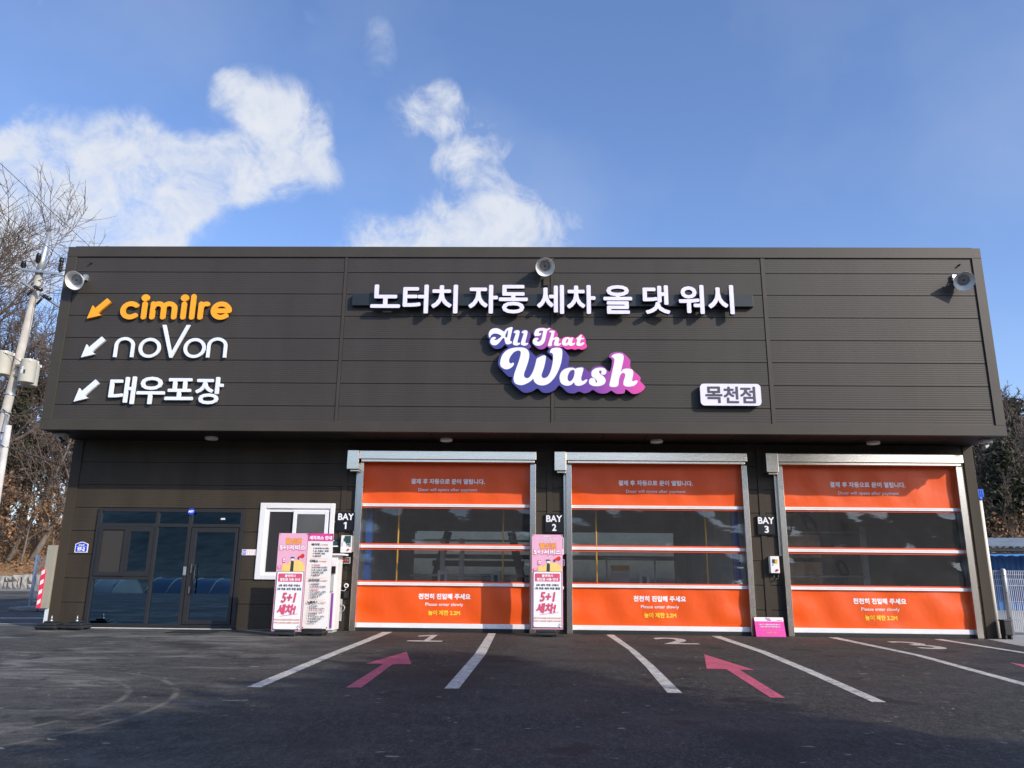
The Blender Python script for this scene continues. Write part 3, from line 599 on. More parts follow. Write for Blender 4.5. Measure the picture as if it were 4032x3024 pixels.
for k, (x0, x1, tx0, tx1, nth) in enumerate(DOORS):
    dz = (0, -.004, -.012)[k]; cx = (x0 + x1) / 2 + (.02, .0, .0)[k]
    m = MB(); fu = curtain(m, x0, x1, 2.955, 3.95, .028, k); fl = curtain(m, x0, x1, .188, 1.045, .042, k + 10)
    d = m.build('bay_door', 'orange', bld)
    m = MB()
    for z0, z1 in ((2.847, 2.885), (1.975, 2.012), (1.862, 1.905), (1.108, 1.146)): m.box(x0, x1, .012, .03, z0, z1)
    m.build('window_border', 'orangeband', d)
    for z0, z1 in ((2.012, 2.847), (1.146, 1.862)):
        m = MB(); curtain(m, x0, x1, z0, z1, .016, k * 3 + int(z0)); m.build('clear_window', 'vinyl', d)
    for z in (2.92, 1.94, 1.077):
        m = MB(); m.box(x0 + .004, x1 - .004, -.022, .02, z - .034, z - .006); m.box(x0 + .004, x1 - .004, -.022, .02, z + .004, z + .034); m.box(x0 + .004, x1 - .004, -.012, .02, z - .006, z + .004); m.build('stiffener_bar', 'whitemetal', d)
    m = MB(); m.box(x0 + .004, x1 - .004, -.03, .03, .085, .19); m.build('bottom_bar', 'whitemetal', d, bevel=.008)
    m = MB(); m.box(x0 + .004, x1 - .004, -.022, .028, .004, .083); m.build('rubber_seal', 'rubber', d)
    for a, b in ((tx0, x0), (x1, tx1)):
        m = MB(); m.box(a, b, -.135, .05, 0.004, 3.93); m.build('guide_track', 'steel', d, bevel=.006)
    hx0, hx1 = (-4.165, .82, 5.86)[k], (.100, 5.135, 10.245)[k]
    m = MB(); m.box(hx0, hx1, -.36, -.02, 3.99, 4.19); m.box(hx0 + .04, hx1 - .04, -.30, -.02, 3.93, 3.99); m.build('header_box', 'alu', d, bevel=.008)  # box heights scaled by hand about the camera, off the wall plane
    m = MB(); m.box(hx0 - .285, hx0 - .003, -.40, -.03, 3.735, 4.195); m.box(hx0 - .22, hx0 - .01, -.30, -.05, 3.69, 3.733); m.build('motor_box', 'alu', d, bevel=.01)
    m = MB(); m.box(tx0 - .055, tx0 - .004, -.05, -.001, 1.80, 3.69); m.build('cable_duct', 'steel', d)
    on = lambda f: (lambda x, z, d: (x, f(x, z) - .005 + d, z))      # printed on the cloth: follows its folds
    def text_part(rows, m):
        b = MB()
        for t, z, h, bo, ws, f in rows: line(b, t, cx, z, h, 0, bo, ws, plane=on(f))
        b.build('lettering', m, d)
    text_part([('결제 후 자동으로 문이 열립니다.', 3.452, .132, .0055, 1.03, fu)], 'print_pale'); text_part([('Door will opens after payment', 3.268, .102, .0008, 1.13, fu)], 'print_pale')
    text_part([('천천히 진입해 주세요', .748, .135, .006, 1.03, fl)], 'print_pale'); text_part([('Please enter slowly', .585, .102, .0008, 1.13, fl)], 'print_pale'); text_part([('높이 제한 2.2M', .385, .118, .005, 1.03, fl)], 'print_yellow')

# ------------------------------------------------------------------ things on the fascia
YF = FY
def letters(t, boxes, y, depth, m, parent, bold, side='signside'):
    for ch, (x0, x1, z0, z1) in zip(t, boxes):
        b = MB(); b.side = 1; put(b, ch, x0, x1, z0, z1, y, bold, depth); b.build('letter', [m, side], parent)
ks = thing('shop_sign', 'wide sign of pale lilac Korean letters mounted on a dark horizontal rail', 'sign', (.45, YF, 7.6))
m = MB(); m.box(-4.30, 5.18, YF - .085, YF + .03, 7.475, 7.775); m.build('rail', 'rail', ks, bevel=.008)
B = [(-3.87, -3.16, 7.43, 8.02), (-3.10, -2.49, 7.295, 8.02), (-2.42, -1.79, 7.295, 8.02), (-1.535, -.835, 7.295, 8.02), (-.815, -.125, 7.30, 8.02), (.09, .735, 7.295, 8.02), (.80, 1.48, 7.295, 8.02), (1.665, 2.345, 7.30, 8.02), (2.595, 3.235, 7.30, 8.02), (3.44, 4.04, 7.305, 8.03), (4.13, 4.74, 7.30, 8.03)]
letters('노터치자동세차올댓워시', [(a * .99, b * .99, (c - 1.3) * .99 + 1.3, (e - 1.3) * .99 + 1.3) for a, b, c, e in B], YF - .21, .11, 'lilac', ks, .019)  # letter boxes scaled roughly about the camera, from fascia to letter plane

HM = [0.00177973, 6.565e-06, -1.184480367, 2.0575e-05, -0.001694423, 7.052390385, 1.941e-06, 2.5247e-05]   # homography: pixels of an enlarged image crop to metres on the sign face
def LG(p):
    a, c = p; w = HM[6] * a + HM[7] * c + 1
    return ((HM[0] * a + HM[1] * c + HM[2]) / w, (HM[3] * a + HM[4] * c + HM[5]) / w)
lg = thing('logo_sign', 'white script sign on navy to magenta backing shaped around its letters', 'sign', (0, YF, 6.2))
W_ = [(232, 545), (240, 490), (270, 420), (330, 365), (400, 340), (480, 332), (550, 338), (595, 365), (617, 420), (610, 490), (590, 560), (565, 630), (548, 680), (550, 715), (572, 735), (605, 735), (635, 705), (665, 650), (690, 580), (705, 520), (718, 480), (760, 455), (800, 440), (832, 445), (835, 480), (820, 560), (800, 630), (780, 690), (785, 725), (815, 737), (860, 715), (895, 650), (920, 560), (930, 480), (928, 430), (915, 408), (890, 400), (890, 385), (910, 350), (950, 337), (1000, 336), (1040, 350), (1053, 385), (1050, 450), (1035, 540), (1000, 640), (950, 730), (890, 795), (830, 828), (770, 833), (715, 815), (680, 780), (668, 745), (640, 775), (590, 805), (530, 828), (470, 825), (425, 800), (410, 750), (418, 690), (440, 620), (470, 540), (495, 460), (505, 410), (500, 385), (480, 375), (450, 378), (410, 400), (370, 450), (350, 500), (355, 530), (375, 545), (395, 535), (413, 540), (410, 565), (385, 595), (345, 617), (300, 620), (260, 600), (238, 575)]
a_ = [[(1015, 730), (1030, 670), (1070, 625), (1130, 603), (1190, 600), (1225, 615), (1245, 605), (1328, 603), (1315, 680), (1300, 740), (1310, 770), (1330, 775), (1355, 758), (1380, 755), (1378, 775), (1355, 805), (1310, 830), (1260, 840), (1220, 825), (1205, 795), (1170, 825), (1120, 838), (1070, 828), (1030, 795)], [(1130, 690), (1155, 645), (1190, 628), (1212, 640), (1210, 690), (1195, 740), (1170, 772), (1145, 780), (1125, 760), (1122, 725)]]
s_ = [(1435, 690), (1440, 650), (1475, 615), (1530, 600), (1590, 602), (1625, 625), (1633, 660), (1615, 688), (1580, 692), (1563, 675), (1570, 655), (1565, 640), (1545, 637), (1535, 655), (1550, 680), (1590, 710), (1620, 750), (1620, 790), (1590, 825), (1530, 843), (1460, 840), (1415, 820), (1403, 790), (1410, 755), (1440, 735), (1475, 745), (1490, 770), (1490, 790), (1505, 797), (1510, 780), (1495, 755), (1460, 730), (1440, 710)]
h_ = [(1675, 845), (1690, 750), (1710, 650), (1730, 560), (1738, 500), (1730, 475), (1703, 460), (1705, 445), (1730, 425), (1775, 413), (1825, 415), (1855, 435), (1860, 480), (1845, 560), (1825, 650), (1850, 625), (1890, 612), (1940, 615), (1980, 635), (1987, 680), (1975, 740), (1972, 770), (1985, 780), (2010, 770), (2035, 768), (2045, 780), (2030, 810), (1990, 840), (1930, 850), (1880, 843), (1857, 820), (1860, 775), (1875, 730), (1880, 690), (1865, 670), (1840, 672), (1815, 700), (1798, 760), (1780, 845)]
A2 = [[(85, 190), (85, 140), (110, 100), (150, 82), (200, 82), (250, 105), (285, 125), (300, 105), (330, 80), (395, 65), (390, 110), (375, 180), (365, 230), (370, 250), (388, 255), (385, 275), (350, 292), (315, 290), (298, 265), (285, 210), (260, 220), (230, 260), (190, 298), (150, 305), (115, 290), (102, 255), (110, 220), (135, 198), (165, 195), (178, 205), (175, 215), (155, 225), (165, 235), (195, 230), (225, 210), (250, 185), (225, 165), (180, 150), (140, 155), (110, 180), (100, 205)], [(300, 190), (310, 150), (333, 105), (335, 140), (325, 200), (315, 200)]]
l2 = [(412, 140), (420, 120), (450, 105), (480, 110), (490, 130), (478, 190), (465, 240), (462, 265), (475, 275), (495, 270), (492, 290), (460, 308), (425, 305), (402, 290), (405, 250), (425, 190), (438, 150), (430, 145)]
T2 = [(690, 185), (682, 150), (700, 105), (740, 82), (800, 78), (850, 88), (890, 75), (885, 95), (855, 115), (840, 170), (825, 240), (800, 285), (760, 310), (710, 310), (675, 290), (662, 255), (675, 220), (705, 205), (738, 212), (735, 230), (718, 240), (722, 255), (745, 255), (770, 235), (785, 190), (795, 140), (800, 118), (770, 112), (745, 125), (745, 145), (772, 145), (770, 165), (740, 182), (710, 182)]
h2 = [(862, 312), (880, 240), (905, 160), (905, 140), (878, 130), (890, 115), (920, 112), (948, 115), (950, 135), (935, 210), (965, 195), (1000, 200), (1012, 220), (1005, 255), (1000, 275), (1012, 282), (1035, 275), (1030, 295), (1000, 312), (960, 312), (940, 298), (945, 265), (955, 240), (945, 228), (928, 240), (915, 275), (910, 312)]
a2 = [[(1047, 265), (1060, 225), (1095, 203), (1135, 200), (1150, 210), (1195, 203), (1185, 245), (1180, 268), (1190, 278), (1218, 270), (1215, 290), (1180, 312), (1145, 310), (1135, 298), (1105, 312), (1065, 308), (1048, 290)], [(1098, 260), (1110, 230), (1130, 220), (1128, 250), (1115, 272), (1100, 275)]]
t2 = [(1235, 225), (1238, 208), (1262, 200), (1280, 180), (1310, 165), (1303, 205), (1338, 208), (1330, 225), (1298, 230), (1285, 270), (1295, 280), (1315, 270), (1342, 268), (1335, 290), (1300, 312), (1260, 315), (1238, 300), (1240, 265), (1250, 232)]
bA = [(65, 180), (75, 135), (105, 95), (145, 75), (200, 72), (250, 90), (285, 105), (320, 75), (375, 60), (405, 70), (440, 105), (480, 95), (500, 110), (540, 95), (590, 105), (630, 150), (630, 200), (610, 265), (637, 310), (635, 330), (600, 352), (560, 340), (360, 345), (300, 295), (255, 335), (200, 352), (155, 345), (95, 290), (85, 255), (95, 225), (75, 210)]
bT = [(655, 255), (670, 215), (690, 195), (670, 160), (675, 125), (700, 90), (750, 72), (800, 68), (850, 78), (890, 72), (930, 100), (960, 105), (995, 160), (990, 200), (1035, 220), (1080, 195), (1135, 192), (1200, 198), (1230, 215), (1250, 190), (1290, 160), (1320, 165), (1350, 205), (1362, 240), (1360, 270), (1380, 315), (1360, 345), (1310, 362), (1265, 350), (1220, 362), (1175, 350), (1120, 360), (1070, 335), (1050, 325), (890, 345), (850, 315), (820, 345), (770, 358), (725, 345), (665, 290)]
bW = [(205, 545), (215, 480), (255, 400), (320, 345), (400, 322), (520, 320), (600, 345), (705, 455), (760, 425), (820, 425), (918, 510), (918, 450), (855, 400), (865, 370), (900, 335), (960, 322), (1050, 340), (1130, 430), (1145, 480), (1130, 585), (1190, 580), (1240, 595), (1320, 582), (1405, 655), (1450, 600), (1520, 578), (1600, 590), (1680, 655), (1710, 500), (1670, 465), (1680, 425), (1730, 397), (1800, 392), (1860, 410), (1940, 490), (1950, 530), (1950, 600), (2060, 700), (2085, 740), (2080, 780), (2140, 840), (2130, 880), (2080, 925), (2010, 945), (1960, 935), (1885, 880), (1870, 935), (1760, 942), (1700, 900), (1650, 930), (1580, 942), (1510, 925), (1455, 890), (1410, 920), (1340, 937), (1272, 912), (1220, 935), (1150, 935), (1100, 910), (1015, 830), (960, 890), (890, 925), (820, 932), (770, 910), (725, 870), (670, 905), (600, 928), (540, 925), (490, 890), (400, 810), (385, 770), (390, 720), (340, 715), (230, 600)]
def logo_piece(name, cons, y, depth, mats, sm=3):
    b = MB(); b.side = 1 if len(mats) > 1 else None
    fill(b, [[LG(p) for p in smooth(c, sm)] for c in cons], y, depth); b.build(name, mats, lg)
logo_piece('backing', [bW], YF - .125, .10, ['logograd', 'signside'], 2)
logo_piece('backing', [bA], YF - .119, .10, ['logograd_small', 'signside'], 2)
logo_piece('backing', [bT], YF - .121, .10, ['logograd_small', 'signside'], 2)
l3 = [(x + 105, y + 2) for x, y in l2]
for c in ([W_], a_, [s_], [h_], A2, [l2], [l3], [T2], [h2], a2, [t2]): logo_piece('letter', c, YF - .129, .003, ['white'])

mk = thing('branch_sign', 'small rounded lilac sign with dark Korean letters low on the fascia', 'sign', (4.54, YF, 5.3))
m = MB(); m.side = 1; fill(m, [rrect(3.82, 5.195, 5.085, 5.595, .09)], YF - .12, .11); m.build('sign_box', ['lilac', 'signside'], mk)
for ch, x0, x1 in (('목', 3.935, 4.32), ('천', 4.345, 4.69), ('점', 4.72, 5.07)):
    m = MB(); put(m, ch, x0, x1, 5.14, 5.53, YF - .124, .012); m.build('letter', 'signgrey', mk)

def fletters(parent, items, m, y, depth, side=None):
    """each item is a list of outlines that make one letter; strokes stand a hair proud of one another"""
    for cons in items:
        b = MB()
        for i, c in enumerate(cons): fill(b, [c] if isinstance(c[0][0], (int, float)) else c, y - i * .0012, depth)
        b.build('letter', m, parent)
def farrow(tx, tz, ux, uz, w, hl, hw):
    d = Vector((ux - tx, uz - tz)); L_ = d.length; d.normalize(); n = Vector((-d.y, d.x)); t = Vector((tx, tz))
    P = lambda a, b: tuple(t + d * a + n * b)
    return [P(0, 0), P(hl, -hw), P(hl * .93, -w), P(L_, -w), P(L_, w), P(hl * .93, w), P(hl, hw)]
yy = YF - .045
ci = thing('company_sign', 'amber rounded lettering with an amber arrow, topmost of the three company names', 'sign', (-8.9, YF, 7.4), 'company names on the left of the fascia')
b = MB(); fill(b, [farrow(-10.635, 7.135, -10.165, 7.60, .072, .30, .175)], yy, .06); b.build('arrow', 'amber', ci)
def cap(x, z0, z1, w): return stroke([(x, z0 + w / 2), (x, z1 - w / 2)], w)
zb, zx = 7.118, 7.575; wv = .120; r_ = (zx - zb - wv) / 2; zc = (zb + zx) / 2
c_ = stroke(arcpts(-9.61, zc, r_ + .02, r_, 48, 312, 18), wv)
def ii(x): return [cap(x, zb, zx, wv), [(x + .098 * math.cos(k * .3927), 7.665 + .088 * math.sin(k * .3927)) for k in range(16)]]
def mm(x):
    w = .262; return [cap(x, zb, zx, wv), stroke([(x, zx - .23)] + arcpts(x + w / 2, zx - wv / 2 - .115, w / 2, .115, 180, 0, 10) + [(x + w, zb + wv / 2)], wv), stroke([(x + w, zx - .23)] + arcpts(x + w * 1.5, zx - wv / 2 - .115, w / 2, .115, 180, 0, 10) + [(x + 2 * w, zb + wv / 2)], wv)]
e_ = [stroke(arcpts(-7.43, zc, r_ + .02, r_, 0, 185, 14), wv), stroke(arcpts(-7.43, zc, r_ + .02, r_, 175, 312, 12), wv), stroke([(-7.60, zc - .005), (-7.265, zc - .005)], .12)]
rr = [cap(-8.025 + .10, zb, zx, wv), stroke([(-7.92, zx - .24)] + arcpts(-7.80, zx - wv / 2 - .13, .12, .13, 180, 75, 8), wv * .95)]
fletters(ci, [[c_], ii(-9.285), mm(-9.08), ii(-8.335), [cap(-8.125, zb, 7.765, wv)], rr, e_], 'amber', yy, .035)
no = thing('company_sign', 'thin white line lettering with a tall V, middle of the three company names', 'sign', (-8.9, YF, 6.4), 'company names on the left of the fascia')
b = MB(); fill(b, [farrow(-10.635, 6.172, -10.165, 6.64, .068, .29, .17)], yy, .06); b.build('arrow', 'paleblue', no)
def n_(x):
    return [stroke([(x, 6.185)] + arcpts(x + .20, 6.475, .20, .165, 180, 0, 14) + [(x + .40, 6.185)], .075, 'flat')]
def o_(x): return [[arcpts(x, 6.415, .262, .245, 0, 350, 34), arcpts(x, 6.415, .185, .17, 0, 350, 34)]]
fletters(no, [n_(-9.84), o_(-9.035), [[(-8.795, 6.985), (-8.705, 6.985), (-8.50, 6.32), (-8.215, 6.985), (-8.125, 6.985), (-8.475, 6.175), (-8.535, 6.175)]], o_(-7.965), n_(-7.635)], 'paleblue', yy, .035)
da = thing('company_sign', 'white Korean lettering with a white arrow, lowest of the three company names', 'sign', (-8.9, YF, 5.4), 'company names on the left of the fascia')
b = MB(); fill(b, [farrow(-10.65, 5.105, -10.165, 5.59, .068, .29, .17)], yy, .06); b.build('arrow', 'paleblue', da)
for ch, x0, x1, z0, z1 in (('대', -9.855, -9.245, 5.055, 5.715), ('우', -9.205, -8.545, 5.055, 5.71), ('포', -8.535, -7.875, 5.155, 5.68), ('장', -7.83, -7.185, 5.06, 5.71)):
    m = MB(); put(m, ch, x0, x1, z0, z1, yy, .015, .035); m.build('letter', 'paleblue', da)

def flood(name, x, z, aim, label, br):
    t = thing(name, label, 'floodlight', (x, YF, z), 'dish floodlights along the top of the fascia')
    c = Vector((x, YF - .27, z)); a = Vector(aim).normalized()
    m = MB(); m.lathe(c, a, [(-.14, .10), (-.13, .13), (-.08, .15), (-.05, .17), (.04, .205), (.075, .220), (.079, .226), (.072, .226), (.03, .200), (-.035, .150), (-.04, .05), (-.04, .001)], 36); m.build('reflector', 'lampmetal', t)
    m = MB(); m.lathe(c, a, [(-.030, .001), (-.026, .122), (-.038, .125)], 30); m.build('lamp_centre', 'lampgrey', t)
    m = MB(); m.lathe(c, a, [(-.024, .001), (-.022, .02), (-.029, .022)], 12); m.build('lamp_stud', 'boltdark', t)
    m = MB(); side = a.cross(Vector((0, 0, 1))).normalized(); upv = side.cross(a)
    for s in (-1, 1): m.tube([c + side * .19 * s - a * .02, c + side * .15 * s - a * .16, Vector((x + br[0], YF - .03, z + br[1])) + side * .05 * s], .012, 6)
    m.build('bracket', 'galv', t)
    m = MB(); m.box(x + br[0] - .05, x + br[0] + .05, YF - .035, YF + .03, z + br[1] - .07, z + br[1] + .07); m.build('mount_plate', 'galv', t)
    m = MB(); m.lathe(c, a, [(-.26, .001), (-.26, .06), (-.15, .085), (-.14, .10)], 20); m.build('lamp_housing', 'lampmetal', t)
flood('floodlight', -10.90, 8.02, (-.03, -.86, -.44), 'grey dish floodlight on the top left corner of the fascia', (.06, .17))
flood('floodlight', .28, 8.40, (.0, -.80, -.58), 'grey dish floodlight above the middle of the fascia', (.0, .10))
flood('floodlight', 10.03, 8.07, (-.30, -.78, -.54), 'grey dish floodlight on the top right corner of the fascia', (-.06, .17))
m = MB(); m.box(.25, .36, YF - .02, YF + .03, 8.02, 8.22); tag(m.build('junction_box', 'trim', loc=(.3, YF, 8.12)), 'small brown box below the middle floodlight', 'box')
for x, l in ((-10.77, 'short dark stub sticking out of the top left cladding'), (10.15, 'short dark stub sticking out of the top right cladding')):
    m = MB(); m.tube([(x, YF + .04, 8.58), (x, YF - .05, 8.57)], .02, 10); tag(m.build('stub_pipe', 'boltdark', loc=(x, YF, 8.58)), l, 'pipe stub')

# soffit lamps and cameras
for x, l in ((-7.728, 'round white soffit light above the glass entrance'), (-2.058, 'round white soffit light above the first bay door'), (2.96, 'round white soffit light above the second bay door'), (8.073, 'round white soffit light above the third bay door')):
    t = thing('soffit_light', l, 'ceiling light', (x, -.56, ZS), 'round lights under the soffit')
    m = MB(); m.lathe((x, -.56, ZS + .004), (0, 0, -1), [(0, .145), (.012, .150), (.05, .150), (.06, .140)], 28); m.build('lamp_body', 'plasticwhite', t)
    m = MB(); m.lathe((x, -.56, ZS + .004), (0, 0, -1), [(.058, .140), (.066, .12), (.07, .001)], 28); m.build('diffuser', 'whitemetal', t)
for x, s, l in ((10.49, -1, 'security camera under the right end of the soffit'), (-11.17, 1, 'dark security camera under the left end of the soffit')):
    t = thing('security_camera', l, 'camera', (x, -.9, ZS), 'security cameras at the soffit corners')
    m = MB(); m.box(x - .115, x + .115, -1.0, -.8, ZS - .075, ZS + .003); m.build('junction_box', 'greybox', t, bevel=.008)
    m = MB(); m.tube([(x + .03 * -s, -.9, ZS - .075), (x + .03 * -s, -.9, ZS - .125)], .02, 10); m.build('bracket', 'camblack', t)
    m = MB(); a = Vector((s * .75, -.45, -.42)).normalized(); c = Vector((x - .02 * s, -.9, ZS - .135))
    m.lathe(c - a * .05, a, [(0, .001), (0, .036), (.01, .042), (.17, .042), (.175, .05), (.18, .05), (.18, .034), (.165, .03), (.165, .001)], 16); m.build('camera_body', 'greybox' if s < 0 else 'camblack', t)

# ------------------------------------------------------------------ things on the lower wall
for n, x0, x1, w in (('1', -4.70, -4.262, '1'), ('2', .315, .735, '2'), ('3', 5.36, 5.765, '3')):
    t = thing('bay_sign', 'black board reading BAY %s in white, left of the %s bay door' % (n, {'1': 'first', '2': 'second', '3': 'third'}[n]), 'sign', ((x0 + x1) / 2, 0, 2.3), 'black bay number boards')
    m = MB(); m.box(x0, x1, -.065, -.023, 2.295, 2.735); m.build('board', 'black', t, bevel=.004)
    c = (x0 + x1) / 2 + .01; m = MB()
    put(m, 'BAY', c - .19, c + .19, 2.545, 2.705, -.068, .006); m.build('lettering', 'white', t)
    m = MB(); w2 = .030 if n == '1' else .052
    
    if n == '1': fill(m, [[(c - .012, 2.335), (c + .026, 2.335), (c + .026, 2.50), (c - .006, 2.50), (c - .045, 2.478), (c - .045, 2.448), (c - .012, 2.462)]], -.068)
    else: put(m, n, c - w2, c + w2, 2.335, 2.50, -.068, .006)
    m.build('lettering', 'white', t)

def knob(m, x, y, z, r): m.lathe((x, y, z), (0, -1, 0), [(0, r), (.03, r), (.036, r * .8), (.038, .001)], 18)
def control(x, z0, z1, label, old):
    w = .125 if old else .105
    t = thing('control_box', label, 'control box', (x, 0, z0), 'white payment control boxes beside the bays')
    m = MB(); m.box(x - w, x + w, -.16, -.023, z0, z1); m.build('housing', 'whitemetal', t, bevel=.008)
    zc = (z0 + z1) / 2
    if old:
        m = MB(); fill(m, [[(x - w + .10, z1 - .01)] + [(x + w - .012, z1 - .01), (x + w - .012, z0 + .125)] + arcpts(x + w - .012, z1 - .03, .155, .235, 250, 180, 8)], -.163); m.build('panel', 'green', t)
        m = MB(); m.box(x - .055, x + .045, -.172, -.163, z1 - .14, z1 - .065); m.build('screen', 'lcd', t)
        m = MB()
        for dx in (.03, .075):
            for dz_ in (.20, .24): m.lathe((x + dx, -.163, z1 - dz_), (0, -1, 0), [(0, .017), (.005, .017), (.006, .001)], 12)
        m.build('button', 'galv', t)
        m = MB(); m.box(x - w + .025, x - w + .05, -.166, -.16, zc - .06, zc + .04); m.build('card_slot', 'greybox', t)
        m = MB(); fill(m, [[(x - w + .02, z0 + .045), (x - w + .055, z0 + .045), (x - w + .0375, z0 + .075)]], -.1615); m.build('warning_mark', 'yellow', t)
    else:
        m = MB(); m.box(x - .06, x + .0, -.166, -.159, z1 - .165, z1 - .07); m.build('screen', 'lcd', t)
        m = MB(); m.box(x + .003, x + .062, -.166, -.159, z1 - .165, z1 - .07); m.build('screen_label', 'yellow', t)
        m = MB(); m.lathe((x - .05, -.16, z1 - .20), (0, -1, 0), [(0, .014), (.006, .014), (.007, .001)], 12); m.build('lock', 'camblack', t)
    m = MB(); knob(m, x + w - .06, -.16, z0 + .07, .026); m.build('stop_knob', 'redknob', t)
    return t
control(-4.41, 1.78, 2.18, 'white control box with green panel and red knob below the BAY 1 board', True)
control(.63, 1.78, 2.18, 'white and green control box half hidden behind the middle banner', True)
control(5.68, 1.41, 1.795, 'plain white control box with small screen and red knob below the BAY 3 board', False)
for x, l in ((-4.415, 'small clear cased switch box under the control box of the first bay'), (.665, 'small switch box peeking out behind the middle banner')):
    t = thing('switch_box', l, 'switch box', (x, 0, 1.52), 'switch boxes under the control boxes')
    m = MB(); m.box(x - .115, x + .115, -.09, -.023, 1.525, 1.675); m.build('housing', 'galv', t, bevel=.008)
    m = MB(); m.box(x - .095, x + .095, -.098, -.091, 1.545, 1.655); m.build('cover', 'lcd', t)
    m = MB()
    for dx in (-.06, 0, .055): m.lathe((x + dx, -.098, 1.60), (0, -1, 0), [(0, .022), (.02, .02), (.021, .001)], 12)
    m.build('switch', 'redknob', t)
def wallcam(x, label):
    t = thing('wall_camera', label, 'camera', (x, 0, 1.0), 'small white ringed cameras low beside the bays')
    m = MB(); m.lathe((x, -.023, 1.03), (0, -1, -.1), [(0, .03), (.05, .03), (.06, .052), (.085, .055), (.095, .045), (.090, .032)], 22); m.build('ring', 'whitemetal', t)
    m = MB(); m.lathe((x, -.023, 1.03), (0, -1, -.1), [(.088, .033), (.089, .001)], 18); m.build('lens', 'camblack', t)
    m = MB(); m.box(x - .05, x + .07, -.10, -.023, .74, .90); m.build('sensor_box', 'camblack', t, bevel=.006)
    return t
wallcam(-4.355, 'white ringed camera with black sensor left of the first bay door'); wallcam(.70, 'white ringed camera half hidden behind the middle banner')
t = thing('cable_trunking', 'pair of grey cable trunkings with a coiled cable left of the first bay door', 'cable trunking', (-4.5, 0, .2))
m = MB(); m.box(-4.565, -4.505, -.065, -.023, .44, .86); m.box(-4.50, -4.44, -.06, -.022, .22, .72); m.build('duct', 'greybox', t, bevel=.005)
m = MB(); m.tube([(-4.47 + .11 * math.cos(k * .33), -.085 - .001 * k, .515 + .085 * math.sin(k * .33)) for k in range(40)], .006, 6); m.build('cable_coil', 'greybox', t)
m = MB(); m.tube([(-4.36, -.06, .97), (-4.40, -.06, .90), (-4.50, -.05, .92), (-4.54, -.04, .86)], .008, 6); m.build('cable', 'whitemetal', t)
t = thing('power_cable', 'black cables running down the wall behind the kiosk', 'cable', (-4.6, -.05, 0))
for k, (dx, mm_) in enumerate(((0, 'wire'), (.03, 'wire'), (.05, 'redknob'))):
    m = MB(); m.tube([(-4.56 + dx, -.035, .5), (-4.57 + dx, -.05, .28), (-4.62 + dx, -.09, .12), (-4.72 + dx, -.12, .02 + .002 * k)], .013 if k < 2 else .008, 8); m.build('cable', mm_, t)
m = MB(); m.tube([(5.66, -.08, 1.41), (5.66, -.09, 1.30), (5.70, -.07, 1.26), (5.77, -.05, 1.30), (5.78, -.04, 1.42)], .014, 8); tag(m.build('power_cable', 'wire', loc=(5.7, -.05, 1.3)), 'black looped cable under the plain white control box of the third bay', 'cable')
m = MB(); m.tube([(-4.30, -.06, 1.70), (-4.22, -.05, 1.66), (-4.24, -.05, 1.44), (-4.36, -.05, 1.41), (-4.42, -.06, 1.50)], .009, 6); tag(m.build('power_cable', 'wire', loc=(-4.3, -.05, 1.5)), 'thin black cable looping below the switch box of the first bay', 'cable')
t = thing('card_reader', 'small green terminal on a white bracket above the kiosk', 'card reader', (-4.68, 0, 1.93))
m = MB(); m.box(-4.76, -4.625, -.06, -.001, 1.945, 2.04); m.build('display', 'green', t); m = MB(); m.box(-4.77, -4.62, -.09, -.001, 1.915, 1.942); m.build('bracket', 'whitemetal', t)

# address plate, alarm badge, inspection sticker
t = thing('address_plate', 'blue house number plate with white rim reading 97-2', 'sign', (-10.83, 0, 1.84))
def house(x0, x1, z0, z1, zt): return [(x0, z0), (x1, z0), (x1, z1), ((x0 + x1) / 2 + .03, zt), ((x0 + x1) / 2 - .03, zt), (x0, z1)]
m = MB(); fill(m, [house(-10.985, -10.67, 1.725, 1.925, 1.975)], -.016, .014); m.build('rim', 'white', t)
m = MB(); fill(m, [house(-10.965, -10.69, 1.742, 1.915, 1.958)], -.0185); m.build('plate', 'plateblue', t)
m = MB(); put(m, '97-2', -10.92, -10.735, 1.757, 1.850, -.0205, .007); put(m, '성남로', -10.905, -10.755, 1.880, 1.922, -.0205, .002); m.box(-10.955, -10.70, -.0207, -.0195, 1.862, 1.867); m.build('lettering', 'white', t)
t = thing('alarm_badge', 'small blue octagonal alarm badge at the top of the shopfront', 'badge', (-8.235, -.05, 2.70))
m = MB(); fill(m, [[(-8.235 + .085 * math.cos(R(22.5 + 45 * k)), 2.715 + .085 * math.sin(R(22.5 + 45 * k))) for k in range(8)]], -.085, .033); m.build('badge', 'plateblue', t, bevel=.006)
m = MB(); put(m, 'ADT', -8.30, -8.17, 2.69, 2.745, -.087, .005); m.build('lettering', 'white', t)
t = thing('inspection_sticker', 'small white wall plate with a blue square between the shopfront and the white window', 'sign', (-6.76, 0, 1.76))
m = MB(); m.box(-6.93, -6.585, -.014, -.001, 1.70, 1.835); m.build('plate', 'white', t)
m = MB(); m.quad((-6.915, -.0155, 1.712), (-6.83, -.0155, 1.712), (-6.83, -.0155, 1.823), (-6.915, -.0155, 1.823)); m.build('blue_square', 'plateblue', t)
m = MB(); put(m, '점검', -6.908, -6.838, 1.728, 1.808, -.017, .002); m.build('lettering', 'lilac', t)
m = MB()
for i, x in enumerate((-6.80, -6.755, -6.70, -6.64, -6.61)):
    for z in (1.80, 1.765, 1.728): m.box(x, x + .018, -.0155, -.0142, z - .009, z + .009)
m.build('print', 'peach', t)
m = MB(); m.box(-8.0, -7.05, -1.25, -.35, .004, .016); tag(m.build('door_mat', 'mat', loc=(-7.5, -.8, 0)), 'thin black mat on the asphalt before the glass door', 'door mat')

